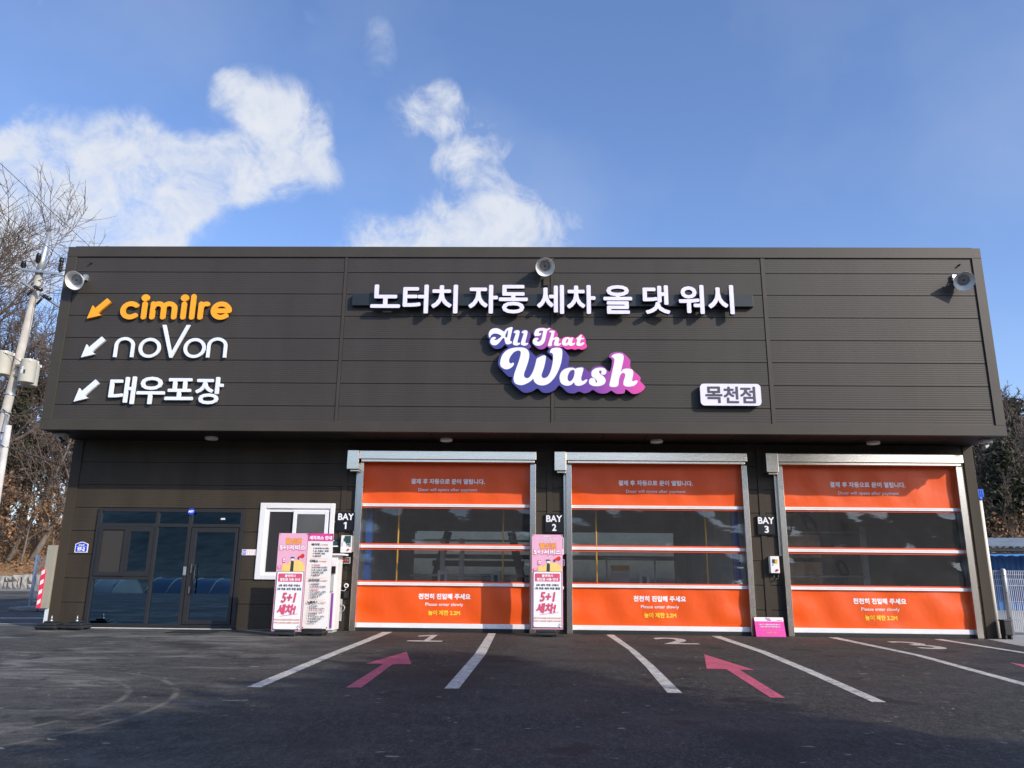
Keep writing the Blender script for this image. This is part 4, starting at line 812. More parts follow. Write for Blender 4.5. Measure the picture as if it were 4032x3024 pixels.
# banner stand bases with their pins, parked by the left corner
def base_block(m, x, y, w=.25, d=.2):
    m.box(x - w, x + w, y - d, y + d, .03, .09); m.box(x - w * .86, x + w * .86, y - d * .85, y + d * .85, .09, .145); m.box(x - w * .45, x + w * .45, y - d * .5, y + d * .5, .145, .185)
    for a in (-1, 1):
        for b in (-1, 1): m.box(x + a * w * .72 - .06, x + a * w * .72 + .06, y + b * d * .65 - .05, y + b * d * .65 + .05, .001, .03)
for x, y, l in ((-10.93, -.62, 'empty black plastic banner base nearest the left building corner'), (-10.38, -.55, 'empty black plastic banner base just left of the glass shopfront')):
    t = thing('rubber_weight', l, 'banner base', (x, y, 0), 'empty black banner bases')
    m = MB(); base_block(m, x, y, .245, .22); m.build('block', 'hdpe', t, bevel=.02)
    m = MB(); m.tube([(x, y, .18), (x, y, .30)], .014, 10); m.lathe((x, y, .18), (0, 0, 1), [(0, .03), (.03, .03), (.035, .016)], 12); m.build('pin', 'galv', t)

# banners
def banner(x0, x1, y, z0, z1, kind, name_label, tilt=0.):
    t = thing('banner_stand', name_label, 'banner stand', ((x0 + x1) / 2, y, 0), 'printed banner stands before the wall')
    xc = (x0 + x1) / 2; W = x1 - x0; H = z1 - z0
    m = MB(); base_block(m, xc - .02, y + .10, .24, .20); m.build('base', 'hdpe', t, bevel=.02)
    m = MB(); m.tube([(xc, y + .09, .17), (xc, y + .05, z1 - .05)], .012, 8); m.tube([(x0 + .03, y + .012, z1 - .03), (xc, y + .05, z1 - .06), (x1 - .03, y + .012, z1 - .03)], .008, 6); m.tube([(x0 + .03, y + .012, z0 + .03), (xc, y + .06, z0 + .06), (x1 - .03, y + .012, z0 + .03)], .008, 6); m.build('pole', 'galv', t)
    ms = ['bannerpink', 'bannerwhite', 'magenta', 'rose', 'orangeprint', 'peach', 'cream', 'ink', 'softpink', 'white', 'redknob']
    PK, WH, MG, RO, OR, PE, CR, IN, SP, WT, RD = range(11)
    m = MB(); Y = y
    X = lambda u: x0 + u * W; Zz = lambda v: z1 - v * H           # u to the right, v down, both 0..1
    lay = [0]
    def yl(): lay[0] += 1; return Y - .0022 - lay[0] * .0009
    def txt(mi, s, u0, u1, v0, v1, bold=.0, slant=0.):
        m.m = mi; put(m, s, X(u0), X(u1), Zz(v1), Zz(v0), yl(), bold, slant=slant)
    def shape(mi, pts): m.m = mi; fill(m, [[(X(u), Zz(v)) for u, v in pts]], yl())
    def rr_(mi, u0, u1, v0, v1, r): m.m = mi; fill(m, [rrect(X(u0), X(u1), Zz(v1), Zz(v0), r)], yl())
    def ell(u, v, ru, rv, n=18): return [(u + ru * math.cos(k * 6.2832 / n), v + rv * math.sin(k * 6.2832 / n)) for k in range(n)]
    if kind == 'coupon':
        m.m = PK; m.box(x0, x1, Y - .002, Y + .002, z0, z1)
        tp = .095 if 'middle' in name_label else .055
        if tp > .06:
            txt(WT, '특별행사!', .38, .62, .012, .028, .001); txt(WT, '행사기간 동안 쿠폰 구매 시', .16, .84, .038, .054, .001); txt(WT, '1회 쿠폰 추가 증정!', .28, .74, .060, .076, .001)
        k = tp - .055
        txt(RO, '할인권', .235, .795, .048 + k, .118 + k, .013); txt(OR, '할인권', .245, .785, .052 + k, .113 + k, .007)
        txt(RO, '5+1서비스', .045, .965, .112 + k, .186 + k, .013); txt(WT, '5+1서비스', .058, .955, .117 + k, .178 + k, .007)
        # coat, shirt, head and megaphone
        q = k * .55
        shape(CR, [(.19, .40), (.18, .36 + q), (.21, .325 + q), (.28, .315 + q), (.36, .33 + q), (.43, .30 + q), (.52, .285 + q), (.65, .28 + q), (.80, .285 + q), (.92, .31 + q), (.97, .35 + q), (.97, .385), (.90, .40)])
        shape(IN, [(.47, .40), (.485, .29 + q), (.50, .285 + q), (.565, .285 + q), (.585, .30 + q), (.585, .40)])
        shape(WT, ell(.535, .270 + q, .055, .017)); shape(IN, [(.465, .262 + q), (.46, .25 + q), (.50, .247 + q), (.55, .245 + q), (.60, .255 + q), (.605, .265 + q), (.58, .262 + q), (.52, .263 + q)])
        shape(IN, ell(.87, .235 + q, .06, .022)); shape(RD, [(.70, .252 + q), (.72, .243 + q), (.86, .215 + q), (.92, .222 + q), (.90, .250 + q), (.76, .256 + q)]); shape(IN, [(.70, .25 + q), (.76, .25 + q), (.75, .275 + q), (.72, .272 + q)])
        rr_(RO, .20, .30, .255 + q, .305 + q, .008); rr_(WT, .213, .287, .262 + q, .298 + q, .006); shape(RO, ell(.25, .283 + q, .022, .007))
        shape(RO, [(.04, .345 + q), (.15, .335 + q), (.17, .362 + q), (.06, .372 + q)]); shape(PK, [(.055, .347 + q), (.145, .339 + q), (.16, .360 + q), (.07, .369 + q)])
        rr_(IN, .045, .962, .396, .984, .035); rr_(WT, .058, .95, .400, .978, .032)
        rr_(RO, .095, .905, .418, .503, .022)
        txt(WT, '올댓워시', .32, .68, .427, .455, .003); txt(WT, '할인권 사용 안내', .165, .84, .464, .495, .003)
        txt(IN, '5회 세차 쿠폰 구매시', .14, .86, .528, .553, .002); txt(IN, '1회 무료 세차 쿠폰 증정', .10, .905, .563, .589, .002)
        txt(RO, '5+1', .25, .72, .612, .715, .010, .16); txt(RO, '세차!', .13, .75, .728, .835, .012, .16)
        m.m = RO; fill(m, [[(X(.25), Zz(.852)), (X(.25), Zz(.849)), (X(.86), Zz(.822)), (X(.86), Zz(.825))]], yl())
        txt(PE, '베이직 55,000원 프리미엄 75,000원', .08, .93, .874, .893, .001); txt(PE, '디럭스 65,000원 노블레스 85,000원', .08, .93, .903, .922, .001)
        shape(IN, [(.85, .955), (.87, .952), (.90, .935), (.91, .94), (.90, .952), (.97, .957), (.98, .972), (.93, .985), (.88, .975)]); shape(WT, [(.862, .957), (.88, .955), (.902, .94), (.906, .942), (.892, .956), (.96, .960), (.97, .970), (.928, .982), (.89, .972)])
    else:
        m.m = WH; m.box(x0, x1, Y - .002, Y + .002, z0, z1)
        m.m = MG; yb = yl(); m.quad((x0, yb, Zz(.083)), (x1, yb, Zz(.083)), (x1, yb, z1), (x0, yb, z1))
        txt(WT, '세차코스 안내', .04, .95, .025, .068, .005)
        V = .105
        for nm, pr, items, hot in (('베이직', '(11,000원)', ['프리워시(2회)', '초 고압수 세척', '하이퍼 코팅', '송풍건조'], -1), ('디럭스', '(13,000원)', ['하부세차', '프리워시(2회)', '초 고압수 세척', '하이퍼 코팅', '송풍건조'], 0),
                                  ('프리미엄', '(15,000원)', ['하부세차', '프리워시(2회)', '매직샴푸', '초 고압수 세척', '하이퍼 코팅', '송풍건조'], 2), ('노블레스', '(17,000원)', ['하부세차', '프리워시(2회)', '초 고압수 세척', '매직샴푸', '초 고압수 세척', '하이퍼 코팅', '송풍건조'], 2)):
            w = .1 * len(nm); txt(IN, nm, .15, .17 + w, V, V + .030, .003); txt(PE, pr, .21 + w, .51 + w if w < .35 else .90, V + .008, V + .026, .0012); V += .046
            for i, it in enumerate(items):
                c = SP if i == hot else IN
                shape(c, [(.24, V + .002), (.285, V + .0105), (.24, V + .019)]); txt(c, it, .305, .305 + .068 * len(it), V, V + .021, .0012); V += .0268
            V += .010
            if nm != '노블레스': m.m = PE; yb = yl(); m.quad((X(.13), yb, Zz(V + .002)), (X(.85), yb, Zz(V + .002)), (X(.85), yb, Zz(V)), (X(.13), yb, Zz(V)))
            V += .012
    m.m = IN
    for u, v in ((.03, .01), (.97, .01), (.03, .988), (.97, .988)): m.lathe((X(u), Y - .0022, Zz(v)), (0, -1, 0), [(0, .013), (.004, .012), (.005, .001)], 8)
    m.build('printed_sheet', ms, t)
banner(-5.515, -4.88, -1.75, .10, 2.14, 'coupon', 'pink and white coupon banner in front of the white window', 0)
banner(-4.955, -4.40, -1.45, .14, 2.155, 'price', 'white price list banner with magenta head, right of the pink banner')
banner(.0, .69, -1.0, .155, 2.20, 'coupon', 'pink and white coupon banner in the middle between the first and second doors')

# kiosk
t = thing('payment_kiosk', 'white payment kiosk with a magenta strip, mostly hidden behind the price banner', 'kiosk', (-4.7, -.5, 0))
m = MB(); m.box(-4.95, -4.47, -.62, -.12, .05, 1.62); m.build('body', 'whitemetal', t, bevel=.015)
m = MB(); m.box(-4.98, -4.345, -.66, -.10, 1.70, 1.745); m.box(-4.95, -4.47, -.60, -.12, 1.62, 1.70); m.build('shelf_top', 'whitemetal', t, bevel=.01)
m = MB(); m.box(-4.56, -4.515, -.632, -.621, .10, .86); m.build('printed_strip', 'logograd_small', t)
m = MB(); m.box(-4.66, -4.60, -.66, -.621, 1.05, 1.60); m.build('magenta_trim', 'magenta', t)
m = MB(); m.box(-4.585, -4.50, -.68, -.621, 1.30, 1.46); m.build('card_reader', 'camblack', t, bevel=.006)
m = MB(); m.box(-4.595, -4.525, -.66, -.621, .90, 1.26); m.build('side_panel', 'greybox', t)
m = MB(); m.box(-4.92, -4.50, -.58, -.16, .002, .05); m.build('plinth', 'greybox', t)
# pink board on the ground
t = thing('notice_board', 'magenta notice board with white head leaning on the wall left of the third door', 'notice board', (5.43, -.2, 0))
def lean(x, z, d): return (x, -.30 + z * .22 + d, z * .975 + .004)
m = MB(); m.box(0, 0, 0, 0, 0, 0); m = MB()
ms = ['pinkboard', 'white', 'plateblue', 'magenta', 'softpink', 'orangeprint']
m.m = 0; fill(m, [[(5.105, 0), (5.775, 0), (5.765, .43), (5.10, .43)]], 0, .012, plane=lean)
m.m = 1; fill(m, [[(5.103, .34), (5.764, .34), (5.762, .428), (5.102, .428)]], -.002, plane=lean)
m.m = 2; put(m, 'All That', 5.345, 5.46, .385, .415, -.003, .002, plane=lean); m.m = 3; put(m, 'Wash', 5.375, 5.485, .35, .388, -.004, .003, plane=lean); put(m, '비상연락망', 5.60, 5.74, .352, .372, -.004, .001, plane=lean)
m.m = 1; put(m, '세차기 기동중 응급상황 발생 시', 5.20, 5.68, .255, .285, -.003, .001, plane=lean); put(m, '아래의 연락처로 연락바랍니다.', 5.21, 5.67, .205, .235, -.003, .001, plane=lean)
m.m = 4; put(m, '기타 불편사항은 아래 번호로 연락 주시기 바랍니다', 5.17, 5.74, .14, .158, -.003, 0, plane=lean)
m.m = 5; put(m, '☎ 010-3771-2887' if False else '010-3771-2887', 5.34, 5.58, .075, .105, -.003, .001, plane=lean)
m.build('board', ms, t)
m = MB(); m.tube([(5.2, -.09, .004), (5.2, -.18, .38)], .01, 6); m.tube([(5.68, -.09, .004), (5.68, -.18, .38)], .01, 6); m.build('stand', 'galv', t)

# ------------------------------------------------------------------ inside the bays
for x, l in ((-3.30, 'yellow guide pole on the left inside the first bay'), (-.70, 'yellow guide pole on the right inside the first bay'), (1.59, 'yellow guide pole on the left inside the second bay'), (4.28, 'yellow guide pole on the right inside the second bay')):
    m = MB(); m.tube([(x, .6, .03), (x, .6, 3.3)], .022, 12); m.lathe((x, .6, .03), (0, 0, 1), [(0, .10), (.012, .10), (.014, .03)], 16); tag(m.build('guide_pole', 'yellow', loc=(x, .6, 0)), l, 'guide pole', 'yellow guide poles in the wash bays')
for bx, l in ((-1.98, 'blue steel wash frame inside the first bay'), (2.95, 'blue steel wash frame inside the second bay')):
    t = thing('wash_portal', l, 'wash machine', (bx, .55, 0), 'blue wash frames in the bays')
    for sx in (-2.03, 2.03):
        m = MB(); m.box(bx + sx - .07, bx + sx + .07, .45, .65, .03, 3.5); m.build('post', 'blue', t)
    m = MB(); m.box(bx - 2.1, bx + 2.1, .47, .63, 3.5, 3.7); m.build('beam', 'blue', t)
t = thing('wash_gantry', 'dark wash gantry with slanted legs inside the first bay', 'wash machine', (-1.5, 5.5, 0))
m = MB(); m.box(-3.0, -.2, 5.3, 5.7, 1.55, 1.72); m.build('beam', 'dark', t)
for x in (-2.62, -2.05):
    m = MB(); m.box(x - .07, x + .07, 4.6, 4.75, .03, 2.35); m.build('column', 'whitemetal', t)
for z in (1.28, 2.30):
    m = MB(); m.tube([(-3.6, 4.9, z), (.2, 4.9, z)], .035, 10); m.build('pale_tube', 'whitemetal', t)  # added pale tubes standing in for grey lines mirrored in the vinyl
for x, s in ((-2.9, .35), (-.3, -.3)):
    m = MB(); m.tube([(x, 5.5, .03), (x, 5.5, 1.3), (x + s, 5.5, 2.6)], .12, 8); m.build('leg', 'dark', t)
for x, b, l in ((-2.48, 3.6, 'white equipment box on the left side of the first bay'), (-.98, 3.6, 'white equipment box on the right side of the first bay'), (3.15, 3.4, 'white equipment box beside the low gate in the second bay'), (6.6, 3.0, 'white box added at the left inside the third bay for a mirrored car')):  # the third bay's box is added in place of a car's reflection
    t = thing('equipment_box', l, 'equipment box', (x, b, 0), 'white equipment boxes inside the bays')
    m = MB(); m.box(x - .14, x + .14, b - .1, b + .15, .9, 1.42); m.build('box', 'whitemetal', t, bevel=.02)
    m = MB(); m.box(x - .06, x + .05, b - .112, b - .101, 1.12, 1.30); m.build('panel', 'lcd', t)
    m = MB(); m.box(x - .05, x + .05, b - .02, b + .08, .03, .9); m.build('stand', 'greybox', t)
t = thing('spray_arch', 'pale spray pipe arch inside the third bay', 'wash machine', (8.0, 3.2, 0))
for x in (6.9, 9.2):
    m = MB(); m.box(x - .06, x + .06, 3.1, 3.25, .03, 2.7); m.build('post', 'greybox', t)
for z in (1.35, 2.05, 2.55):
    m = MB(); m.tube([(6.9, 3.15, z), (9.2, 3.15, z)], .03, 10); m.build('pale_tube', 'greybox', t)
t = thing('low_gate', 'white tube gate with a yellow notice inside the second bay', 'gate', (2.9, 5.2, 0))
m = MB(); m.tube([(2.3, 5.2, .03), (2.3, 5.2, 1.85)], .03, 8); m.tube([(3.75, 5.2, .03), (3.75, 5.2, 1.85)], .03, 8); m.tube([(2.3, 5.2, 1.83), (3.75, 5.2, 1.80)], .03, 8); m.tube([(2.3, 5.2, 1.1), (3.75, 5.2, 1.1)], .02, 8); m.build('tube_frame', 'whitemetal', t)
m = MB(); m.box(2.42, 2.98, 5.15, 5.165, 1.45, 1.62); m.build('yellow_notice', 'yellow', t)
m = MB(); m.box(2.42, 2.98, 5.15, 5.165, .95, 1.42); m.build('white_notice', 'white', t)

# ------------------------------------------------------------------ right of the building
t = thing('downpipe', 'cream plastic pipe with blue cap along the right building corner', 'pipe', (10.66, .1, 0))
m = MB(); m.tube([(10.755, .10, .01), (10.755, .10, 3.22)], .058, 14); m.build('pipe', 'pipe', t)
m = MB(); m.tube([(10.755, .10, 3.16), (10.755, .10, 3.24)], .068, 14); m.box(10.69, 10.84, .03, .18, 3.24, 3.42)
for k in range(3): m.box(10.695 + k * .05, 10.73 + k * .05, .015, .03, 3.27, 3.40)
m.build('cap', 'bluecap', t)
t = thing('bait_bin', 'small black plastic bin on legs at the right building corner', 'bin', (10.78, -.2, 0))
m = MB(); m.box(10.705, 10.865, -.30, -.10, .10, .40); m.build('bin_body', 'hdpe', t, bevel=.012)
m = MB(); m.box(10.69, 10.885, -.315, -.085, .40, .43); m.build('lid', 'hdpe', t, bevel=.008)
for x in (10.725, 10.845):
    m = MB(); m.box(x - .02, x + .02, -.28, -.12, .007, .10); m.build('leg', 'hdpe', t)
t = thing('mesh_fence', 'silver welded mesh fence with a round post right of the building', 'fence', (11.65, 1.04, 0))
fa, fb = Vector((10.85, 1.45, 0)), Vector((15.5, .10, 0)); dv = (fb - fa).normalized(); Lf = (fb - fa).length; nv = Vector((-dv.y, dv.x, 0))
m = MB(); k = 0; s = 0.
while s < Lf:
    p = fa + dv * s + nv * .05
    m.tube([p + Vector((0, 0, .07)), p + Vector((0, 0, .22)), p - nv * .0 + Vector((0, 0, 1.30)), p + nv * .035 + Vector((0, 0, 1.36)), p + Vector((0, 0, 1.42)), p + Vector((0, 0, 1.54))], .0055, 4, False); s += .042
for z in (.08, .2, .36, .8, 1.17, 1.32, 1.44, 1.53): m.tube([fa + nv * .05 + Vector((0, 0, z)), fb + nv * .05 + Vector((0, 0, z))], .006 if z != 1.17 else .016, 6)
m.build('wire_panel', 'fenceMesh', t)
for s in (.92, 3.0):
    p = fa + dv * s; m = MB(); m.tube([p + Vector((0, 0, .006)), p + Vector((0, 0, 1.55)), p + Vector((0, 0, 1.575)), p + Vector((0, 0, 1.59))], [.058, .058, .045, .012], 16); m.build('post', 'galv', t)
    m = MB()
    for z in (.4, 1.0, 1.42): m.obox(p + Vector((-.02, -.06, z)), (.012, 0, 0), (0, .006, 0), (0, 0, .012))
    m.build('clip', 'boltdark', t)
# blue shed
t = thing('blue_shed', 'low blue corrugated shed with grey roof behind the mesh fence', 'shed', (23, 17, 0))
def corr(m, p0, ux, vx, n, amp):
    p0, ux, vx = Vector(p0), Vector(ux), Vector(vx); nn = ux.cross(vx).normalized(); o = len(m.v)
    for i in range(n + 1):
        for v in (0, 1): m.v.append(tuple(p0 + ux * (i / n) + vx * v + nn * amp * (1 if i % 4 < 2 else -1)))
    for i in range(n): m.f.append((o + 2 * i, o + 2 * i + 2, o + 2 * i + 3, o + 2 * i + 1)); m.mi.append(m.m); m.sm.append(False)
m = MB(); corr(m, (17, 17.2, 0), (13, 0, 0), (0, 0, 2.5), 200, .02); corr(m, (17, 21, 0), (0, -3.8, 0), (0, 0, 2.6), 60, .02); m.build('wall', 'shedblue', t)
m = MB(); corr(m, (16.6, 16.3, 2.72), (13.8, 0, .05), (0, 5, .62), 180, .03); m.build('roof', 'shedroof', t)
m = MB(); m.box(16.7, 30.3, 16.35, 17.1, 2.55, 2.66); m.build('eaves', 'dark', t)
m = MB(); corr(m, (16.8, 14.9, 2.28), (13.0, -.2, .12), (0, 1.9, .12), 120, .02); m.build('awning', 'awning', t)

# ------------------------------------------------------------------ left of the building
t = thing('beige_panel', 'beige sheet panel with a red and white striped edge beside the left building corner', 'panel', (-11.5, -.05, 0))
m = MB(); m.box(-11.60, -11.385, -.10, .02, .43, 1.885); m.build('sheet', 'beige', t, bevel=.006)
m = MB(); m.box(-11.645, -11.545, -.125, -.102, .435, 1.335); m.build('red_strip', 'red', t)
for k in range(4):
    m = MB(); z = .51 + k * .225; fill(m, [[(-11.634, z), (-11.556, z + .05), (-11.556, z + .145), (-11.634, z + .095)]], -.1275); m.build('white_stripe', 'tapewhite', t)
m = MB(); m.box(-11.46, -11.39, -.06, .01, .0, .43); m.build('stub_post', 'bluepost', t)
t = thing('mesh_fence', 'mesh fence with a pale blue round post on the far kerb at the left', 'fence', (-17.36, 8.7, 0))
m = MB(); m.tube([(-17.36, 8.7, .1), (-17.36, 8.7, 1.80), (-17.36, 8.7, 1.83)], [.055, .055, .03], 14); m.build('post', 'bluepost', t)
m = MB(); q = Vector((1, .12, 0)).normalized()
for i in range(60):
    p = Vector((-17.28, 8.7, 0)) + q * i * .05; m.tube([p + Vector((0, 0, .25)), p + Vector((0, 0, 1.75))], .004, 4, False)
for z in (.26, .36, .46, .9, 1.2, 1.64, 1.70, 1.75): m.tube([Vector((-17.28, 8.7, z)), Vector((-17.28, 8.7, z)) + q * 3], .005, 4)
m.build('wire_panel', 'bluepost', t)
t = thing('kerb_island', 'grey concrete kerb stones under the blue fence post', 'kerb', (-16, 6.6, 0))
for k in range(4):
    m = MB(); a = Vector((-17.0 + k * .98, 7.2 - k * .02, 0))
    m.box(a.x, a.x + .96, 7.0, 9.0, .0, .17 if k else .13); m.build('kerb_stone', 'kerb', t, bevel=.04)
for l, pts in (('white line on the road just left of the building, nearer of the two', [(-14.2, .62), (-11.6, 1.15), (-11.5, 1.35), (-14.2, .85), (-18, .3), (-18, .05)]), ('white line on the road beyond the nearer line at the left', [(-16.5, 2.85), (-11.5, 3.55), (-11.5, 3.95), (-16.5, 3.3)]), ('thin white edge line on the far road at the left', [(-34, 21.7), (-22, 24.1), (-22, 24.4), (-34, 22.0)])):
    paint('road_line', [pts], 'paint', l, 'road line', 'white road lines left of the building')
g = MB(); g.quad((-70, 27, .006), (-14, 33, .006), (-14, 36.2, .006), (-70, 36.2, .006)); struct(g.build('road_gutter', 'kerb'))

# retaining wall of rubble
t = thing('retaining_wall', 'low rubble stone retaining wall below the leafy bank at the left', 'wall', (-36, 36, 0))
m = MB(); r = random.Random(5); x = -60.
while x < -14:
    w = r.uniform(.28, .62); h0 = r.uniform(.0, .1); top = r.uniform(.82, 1.06)
    zs = [0, r.uniform(.35, .6), top] if r.random() < .55 else [0, top]
    for a, b in zip(zs[:-1], zs[1:]):
        j = lambda: r.uniform(-.06, .06); y0 = 35.9 + r.uniform(-.1, .1)
        v = [(x + j(), y0 + .1, a), (x + w - .03 + j(), y0 + .1, a), (x + w - .03, y0 + .7, a), (x, y0 + .7, a), (x + .05 + j(), y0 + .05 + j(), b - .03), (x + w - .08 + j(), y0 + .05 + j(), b - .03), (x + w - .03, y0 + .7, b - .03), (x, y0 + .7, b - .03), (x + w * .5 + j(), y0 - .08, (a + b) / 2 + j())]
        m.add(v, [(0, 1, 8), (1, 5, 8), (5, 4, 8), (4, 0, 8), (4, 5, 6, 7), (0, 4, 7, 3), (1, 2, 6, 5)])
    x += w
m.build('stonework', 'stone', t)

# wooded bank, left, and wooded hill, right
def bank_z(x, y): return .85 + max(0, y - 36.2) * .34 if y < 48 else .85 + 11.8 * .34 + (y - 48) * .05
def terrain(name, x0, x1, y0, y1, fn, m, n=60, amp=.25, seed=1):
    r = random.Random(seed); b = MB(); b.smooth = True
    b.add([(x0 + (x1 - x0) * i / n, y0 + (y1 - y0) * j / n, fn(x0 + (x1 - x0) * i / n, y0 + (y1 - y0) * j / n) + (r.uniform(-amp, amp) if j else 0)) for j in range(n + 1) for i in range(n + 1)],
          [(j * (n + 1) + i, j * (n + 1) + i + 1, (j + 1) * (n + 1) + i + 1, (j + 1) * (n + 1) + i) for j in range(n) for i in range(n)])
    return struct(b.build(name, m))
terrain('wooded_bank', -75, -14, 36.4, 80, bank_z, 'litter', 60, .18)
def hill_r(x, y): return -.3 + max(0, y - 30) * .30 + max(0, x - 40) * .03
terrain('wooded_hill', 14, 120, 28, 110, hill_r, 'litter', 60, .3, 2)
def ridge_fn(h): return lambda x, y: -3 + h * math.exp(-((y + 230) / 55.) ** 2) * (.85 + .12 * math.sin(x * .017 + 1) + .06 * math.sin(x * .06))
terrain('far_hill', -600, 600, -330, -110, ridge_fn(34), 'hill', 120, .22, 3)

# trees
def branchy(seed, H, r0, lean=(0, 0), n1=11, n2=7, n3=5, start=.25, up_=.55, wig=.14, fine=.018, spread=1.):
    """bare tree: trunk mesh (MB) and crown mesh (MB) and twig tips"""
    r = random.Random(seed); trunk, crown, tips = MB(), MB(), []
    def path(p, d, L_, n, w, upw):
        pts = [Vector(p)]; d = Vector(d).normalized()
        for i in range(n):
            d = (d + Vector((r.uniform(-w, w), r.uniform(-w, w), r.uniform(-w, w) + upw))).normalized(); pts.append(pts[-1] + d * L_ / n)
        return pts
    def at(pts, t): s = t * (len(pts) - 1); i = min(int(s), len(pts) - 2); return pts[i].lerp(pts[i + 1], s - i), (pts[i + 1] - pts[i]).normalized()
    def side(d, ang):
        o = d.orthogonal().normalized(); o = Matrix.Rotation(r.uniform(0, 6.283), 3, d) @ o; return (d * math.cos(ang) + o * math.sin(ang)).normalized()
    tp = path((0, 0, -.4), (lean[0], lean[1], 1), H * .92, 9, wig * .5, .04); trunk.tube(tp, [r0 * (1 - .86 * i / 9) for i in range(10)], 9)
    for i in range(n1):
        t = start + (1 - start) * (i + r.random()) / n1; p, d = at(tp, min(t, .99)); rr0 = r0 * (1 - .86 * t) * r.uniform(.45, .7)
        L1 = H * r.uniform(.26, .46) * (1.15 - .55 * t) * spread; q1 = path(p, side(d, R(r.uniform(38, 72))), L1, 6, wig, up_ * .16)
        crown.tube(q1, [max(fine, rr0 * (1 - .85 * k / 6)) for k in range(7)], 6, False)
        for j in range(n2):
            t2_ = .18 + .8 * (j + r.random()) / n2; p2, d2 = at(q1, min(t2_, .99)); r2 = max(fine, rr0 * (1 - .85 * t2_) * .6)
            q2 = path(p2, side(d2, R(r.uniform(28, 62))), L1 * r.uniform(.28, .55), 4, wig * 1.2, up_ * .12); crown.tube(q2, [max(fine, r2 * (1 - .7 * k / 4)) for k in range(5)], 4, False)
            for k in range(n3):
                t3 = .15 + .85 * (k + r.random()) / n3; p3, d3 = at(q2, min(t3, .99))
                q3 = path(p3, side(d3, R(r.uniform(25, 60))), L1 * r.uniform(.12, .26), 3, wig * 1.3, up_ * .1); crown.tube(q3, [fine, fine * .85, fine * .7, fine * .45], 3, False); tips.append(q3)
                for _ in range(2):
                    p4, d4 = at(q3, r.uniform(.2, .9)); q4 = path(p4, side(d4, R(r.uniform(25, 60))), L1 * r.uniform(.06, .13), 2, wig, .04); crown.tube(q4, [fine * .7, fine * .6, fine * .4], 3, False)
    return trunk, crown, tips
def leaves(mb, centres, n, spread, size, seed):
    r = random.Random(seed)
    for c in centres:
        for _ in range(n):
            p = c + Vector((r.gauss(0, spread), r.gauss(0, spread), r.gauss(0, spread * .8))); a = Vector((r.uniform(-1, 1), r.uniform(-1, 1), r.uniform(-1, 1))).normalized(); b = a.orthogonal().normalized(); b = Matrix.Rotation(r.uniform(0, 6.28), 3, a) @ b; s = size * r.uniform(.6, 1.3)
            mb.add([p - a * s, p + b * s * .55, p + a * s, p - b * s * .55], [(0, 1, 2, 3)])
def tree(seed, name, H, r0, label, cat, group, loc, leafy=0, lsize=.16, **kw):
    t = thing(name, label, cat, (0, 0, 0), group)
    tr, cr, tips = branchy(seed, H, r0, **kw); tr.build('trunk', 'bark', t)
    if leafy:
        lf = MB(); r = random.Random(seed); cs = [q[-1] for q in tips if r.random() < leafy]; leaves(lf, cs, 6, .28, lsize, seed); lf.build('dry_leaves', 'dryleaf', t)
    cr.build('crown', 'twig', t); t.location = loc; ORG[t.name] = Vector(loc); return t
def pine(seed, H, r0, label, group, loc):
    t = thing('pine_tree', label, 'pine tree', (0, 0, 0), group); r = random.Random(seed)
    tr = MB(); pts = [Vector((math.sin(k * .7 + seed) * .15, math.cos(k * .5 + seed) * .15, H * k / 8 - .3)) for k in range(9)]; tr.tube(pts, [r0 * (1 - .8 * k / 8) for k in range(9)], 8)
    cr = MB()
    for k in range(26):
        z = H * (.42 + .58 * (k + r.random()) / 26); a = r.uniform(0, 6.283); L_ = H * .20 * (1.15 - .8 * (z / H - .42) / .58) * r.uniform(.6, 1.2)
        p0 = Vector((0, 0, z)); p1 = p0 + Vector((math.cos(a) * L_, math.sin(a) * L_, r.uniform(-.05, .35) * L_)); tr.tube([p0, p0.lerp(p1, .5) + Vector((0, 0, .1)), p1], [.05, .035, .015], 4, False)
        cs = [p0.lerp(p1, u) + Vector((r.uniform(-.3, .3), r.uniform(-.3, .3), r.uniform(-.1, .25))) for u in (.45, .6, .75, .9, 1.)]
        leaves(cr, cs, 26, .32, .17, seed * 100 + k)
    tr.build('trunk', 'bark', t); cr.build('crown', 'needles', t); t.location = loc; ORG[t.name] = Vector(loc); return t

GL = 'bare trees on the leafy bank at the left'
t0 = tree(3, 'bare_tree', 30, .42, 'tall bare tree whose branches spread against the cloud at the upper left', 'tree', None, (-43.6, 38, 1.4), n1=16, n2=10, n3=8, start=.26, fine=.023, spread=1.2, up_=.5)
dup(t0, (-47.5, 44, 2.9), 2.2, .93, 'tall bare tree behind the front one at the upper left, crown cut by the frame')
BL = 'bare grey tree among the others on the leafy bank at the left'
t1 = tree(8, 'bare_tree', 13, .22, 'bare tree leaning right low on the bank, nearest to the kerb', 'tree', GL, (-38.9, 39, 1.75), lean=(.42, 0), n1=9, n2=7, n3=5, start=.32, fine=.022)
t2 = tree(11, 'bare_tree', 13, .26, 'bare tree leaning right on the bank just beside the building edge', 'tree', GL, (-37.5, 39.6, 1.9), lean=(.48, .1), n1=10, n2=7, n3=5, start=.25, fine=.022)
t3 = tree(21, 'bare_tree', 17, .22, BL, 'tree', GL, (-43, 43, 3), n1=11, n2=8, n3=5, start=.22, fine=.024)
